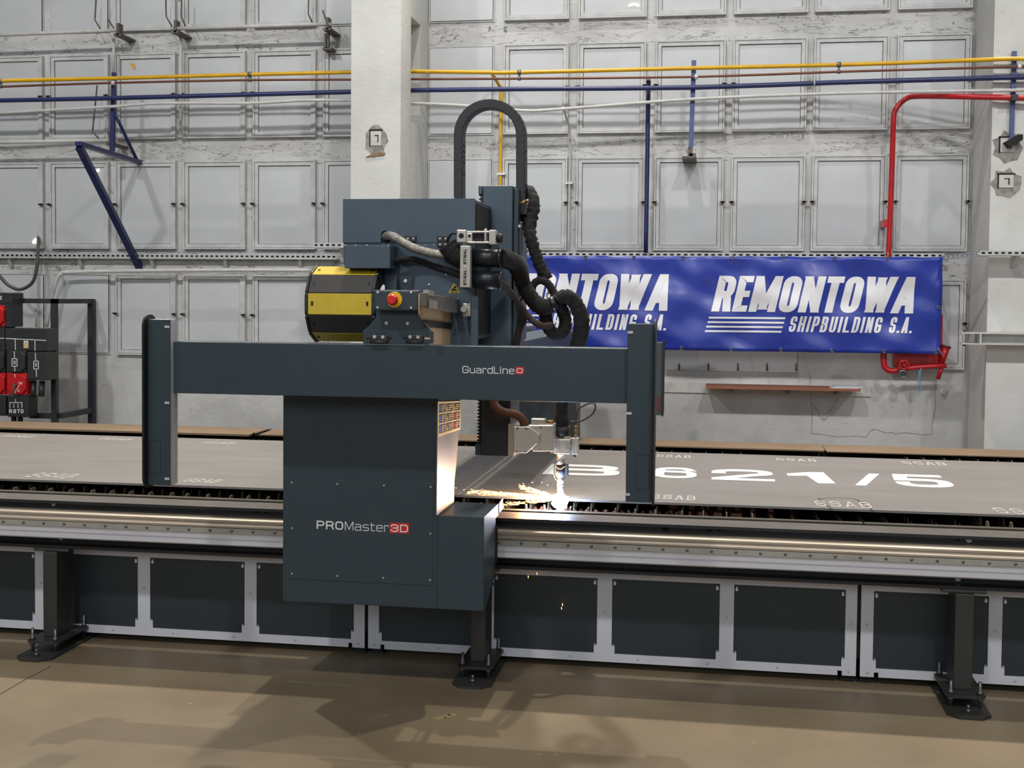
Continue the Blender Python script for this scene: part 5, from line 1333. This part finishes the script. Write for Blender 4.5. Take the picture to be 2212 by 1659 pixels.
# hoses
HP = 5.2
def hose(name, pix, r, material='hose', wob=0.09, **k):
    return pline(MB(), pix, HP, r, wob=wob, **k).build(name, material, T)
hose('braided_hose', [(831, 512, 4.93), (838, 509, 4.86), (850, 511, 4.82), (865, 520, 4.82), (893, 535, 4.82), (925, 545, 4.84), (948, 549, 4.84), (972, 551, 4.85)], 0.0175, 'braid', wob=0.02, sub=6, n=14)
hose('signal_cable', [(843, 572, 4.86), (858, 563, 4.84), (876, 559, 4.84), (903, 562, 4.86), (941, 576, 4.88), (975, 587, 4.87), (1000, 596, 4.86), (1018, 603, 4.85)], 0.0125, 'hose', wob=0.04, sub=6)
# cable chain arch
ca = []
CCY = 5.37
for y in (425, 413, 401, 389, 377, 365, 353, 341, 329, 317, 305): ca.append((993, y))
for k in range(0, 19):
    t = PI*k/18; ca.append((1060-67*math.cos(t), 293-67*math.sin(t)))
for y in range(305, 470, 12): ca.append((1127, y))
pts = [at(x, y, CCY) for x, y in ca]
m_ = MB()
# evenly spaced links along the arch
seg = [0]
for a, b in zip(pts, pts[1:]): seg.append(seg[-1]+(b-a).length)
L_ = seg[-1]; n_l = 42
def along(s):
    for i in range(len(seg)-1):
        if seg[i+1] >= s: return pts[i].lerp(pts[i+1], (s-seg[i])/max(1e-9, seg[i+1]-seg[i]))
    return pts[-1]
cc = root('cable_chain', at(1127, 470, CCY), 'black plastic cable chain arching high above the bridge into the torch carriage', 'cable chain')
hw = 0.0205
for k in range(n_l):
    a, b = along(L_*k/n_l), along(L_*(k+1)/n_l)
    d = (b-a).normalized(); nrm = Vector((-d.z, 0, d.x)); c = (a+b)/2; ln = (b-a).length
    q = MB(); e_ = Vector((0, -0.0006*(k % 2), 0))
    q.prism([e_+c-d*ln*0.72-nrm*hw+Vector((0,-0.03,0)), e_+c+d*ln*0.72-nrm*hw+Vector((0,-0.03,0)), e_+c+d*ln*0.72+nrm*hw+Vector((0,-0.03,0)), e_+c-d*ln*0.72+nrm*hw+Vector((0,-0.03,0))], (0, 0.06, 0))
    cl = a+Vector((0, -0.031, 0)); q.cyl(cl, cl+Vector((0, -0.0025-0.0008*(k % 2), 0)), hw*0.97, hw*0.9, n=22)
    q.build('chain_link', 'link', cc)
MB().pbox(980.5, 404, 982.6, 425, CCY-0.02, 0.04).build('chain_guide', 'rubber', cc)
# black wrinkled sleeve dropping on the right of the column
hose('wrinkled_sleeve', [(1118, 418, 5.5), (1132, 410, 5.45), (1146, 418, 5.4), (1153, 440, 5.36), (1150, 465, 5.34), (1144, 490, 5.32), (1147, 515, 5.3), (1155, 542, 5.3), (1163, 565, 5.3), (1172, 585, 5.3), (1183, 603, 5.3)], 0.0265, wob=0.13, sub=6, n=14, wfreq=2.1)
hose('sleeve_end', [(1118, 440, 5.42), (1128, 462, 5.4), (1140, 480, 5.38), (1150, 487, 5.36)], 0.024, wob=0.1, sub=5, n=12)
m_ = MB(); m_.ring(at(1185, 612, 5.3), (0.3, 1, 0), 0.010, 0.0025, 14, 6); m_.ring(at(1187, 624, 5.3), (1, 0.6, 0), 0.016, 0.0028, 14, 6); m_.ring(at(1186.5, 638, 5.3), (0.2, 1, 0), 0.011, 0.0045, 14, 6); m_.build('snap_hook', 'screw', T)
hose('cutting_hose', [(1077, 556, 4.86), (1092, 559, 4.92), (1108, 567, 5.02), (1121, 585, 5.12), (1129, 610, 5.2), (1142, 635, 5.2), (1158, 655, 5.2), (1175, 664, 5.2), (1192, 659, 5.2)], [0.038, 0.038, 0.036, 0.034, 0.033, 0.034, 0.036, 0.034, 0.026], wob=0.05, sub=7, n=18)
m_ = MB(); p, q = at(1188, 661, 5.2), at(1202, 651, 5.2); m_.cyl(p, q, 0.030, n=20); m_.build('hose_clamp', 'tube_black', T)
hose('cutting_hose', [(1200, 652, 5.2), (1210, 642, 5.21), (1222, 640, 5.22), (1236, 647, 5.24), (1248, 664, 5.25), (1256, 690, 5.26), (1255, 718, 5.28), (1248, 745, 5.3), (1236, 790, 5.34), (1222, 840, 5.38), (1215, 870, 5.4), (1213, 900, 5.4), (1213.5, 935, 5.4)], [0.026, 0.028, 0.031, 0.033, 0.034, 0.034, 0.035, 0.034, 0.032, 0.030, 0.029, 0.031, 0.034], wob=0.06, sub=7, n=18, wfreq=1.3)
MB().cyl(at(1213.5, 921, 5.4), at(1213.5, 944, 5.4), 0.0385, 0.0375, 24).build('torch_collar', 'rubber', T)
hose('return_hose', [(1204, 655, 5.24), (1213, 666, 5.26), (1220, 685, 5.28), (1221, 705, 5.28), (1212, 720, 5.28), (1198, 721, 5.28), (1186, 710, 5.27), (1180, 692, 5.26), (1178, 672, 5.25)], 0.0275, wob=0.07, sub=7, n=16)
hose('flat_cable', [(1078, 607, 4.86), (1093, 619, 4.92), (1106, 636, 5.0), (1119, 655, 5.06), (1132, 672, 5.11), (1146, 688, 5.11), (1160, 699, 5.11), (1175, 704, 5.13), (1190, 702, 5.16)], 0.014, 'hose_brown', wob=0.03, sub=7, n=12)
hose('loop_hose', [(1148, 640, 5.27), (1150, 620, 5.27), (1158, 609, 5.27), (1170, 606, 5.27), (1184, 613, 5.27), (1195, 630, 5.27), (1200, 648, 5.26)], 0.017, 'hose', wob=0.05, sub=6, n=12)
hose('signal_cable', [(1136, 680, 5.3), (1130, 692, 5.3), (1120, 715, 5.3), (1115, 745, 5.3), (1112, 790, 5.3)], 0.017, 'hose', wob=0.04, sub=5, n=12)
hose('drive_cable', [(1066, 840, 5.2), (1067, 868, 5.2), (1074, 882, 5.19), (1088, 890, 5.2), (1106, 893, 5.22), (1121, 899, 5.24), (1130, 909, 5.26), (1133, 918, 5.28)], 0.0185, 'hose_spark_lit', wob=0.03, sub=6, n=14)

# ------------------------------------------------------------------ cutting arc, sparks
ap = at(1211, 1079, 5.425)
m_ = MB(); m_.ball(ap-Vector((0, 0, 0.006)), 0.031, 3, (1.1, 1, 1.0))
_q = random.Random(5)
for v in m_.bm.verts:
    d = v.co-(ap-Vector((0, 0, 0.006))); v.co += d*_q.choice((-0.10, 0, 0, 0.08, 0.30))
m_.cyl(ap-Vector((0, 0, 0.02)), ap-Vector((0, 0, 0.08)), 0.024, 0.004, 16)
tag(m_.build('plasma_arc', 'arc'), 'dazzling blue-white plasma arc at the torch tip on the plate edge', 'arc')
l = bpy.data.lights.new('arc_lamp', 'POINT'); l.energy = 13; l.color = (0.50, 0.66, 1.0); l.shadow_soft_size = 0.03
o = bpy.data.objects.new('arc_lamp', l); COL.objects.link(o); o.location = ap+Vector((-0.01, -0.075, 0.02))
l = bpy.data.lights.new('spark_lamp', 'POINT'); l.energy = 13; l.color = (1.0, 0.58, 0.24); l.shadow_soft_size = 0.05
o = bpy.data.objects.new('spark_lamp', l); COL.objects.link(o); o.location = at(1152, 1062, 5.39)
sp = MB()
rnd = random.Random(3)
def spark(p, d, ln, r):
    d = d.normalized(); u = d.orthogonal().normalized(); v = d.cross(u)
    V = [p+d*ln*0.5, p-d*ln*0.5]+[p+(u*math.cos(2*PI*k/5)+v*math.sin(2*PI*k/5))*r for k in range(5)]
    F = []
    for k in range(5): F += [(0, 2+k, 2+(k+1) % 5), (1, 2+(k+1) % 5, 2+k)]
    sp.verts_faces(V, F)
for k in range(760):
    t = rnd.random()**1.25
    if k % 5 == 0:     # lower fan, under the plate
        x = 1196-107*t; y = 1080+9*t+rnd.gauss(0, 1.2+1.6*t); d = Vector((-1, rnd.gauss(0, .1), -0.10+rnd.gauss(0, .05)))
    elif k % 5 == 1:   # upper fan
        x = 1200-85*t*0.95; y = 1072-22*t**1.1+rnd.gauss(0, 1.2+2.2*t); d = Vector((-1, rnd.gauss(0, .1), 0.22+rnd.gauss(0, .06)))
    else:
        x = 1198-188*t; y = 1075-16*t+4*t*t+rnd.gauss(0, 1.0+2.2*t); d = Vector((-1, rnd.gauss(0, .05), 0.085+rnd.gauss(0, .02)))
    p = at(x, y, 5.41+rnd.gauss(0, 0.008))
    spark(p, d, rnd.uniform(0.010, 0.030)*(1.0 if t < 0.8 else 0.6), rnd.uniform(0.0005, 0.0011))
for x, y in ((1141, 1246), (1213, 1314), (1160, 1239), (1215, 1306), (1010, 1066), (1000, 1070), (1150, 1042), (1183, 1048), (1170, 1042), (1028, 1064), (985, 1054), (1002, 1058)):
    spark(at(x, y, 5.2 if y > 1200 else 5.4), Vector((0.15, 0, -1)) if y > 1200 else Vector((-1, 0, .2)), 0.014 if y > 1200 else 0.006, 0.0016)
o = sp.build('sparks', 'spark'); tag(o, 'spray of orange sparks flying left from the plasma arc', 'sparks', kind='stuff')
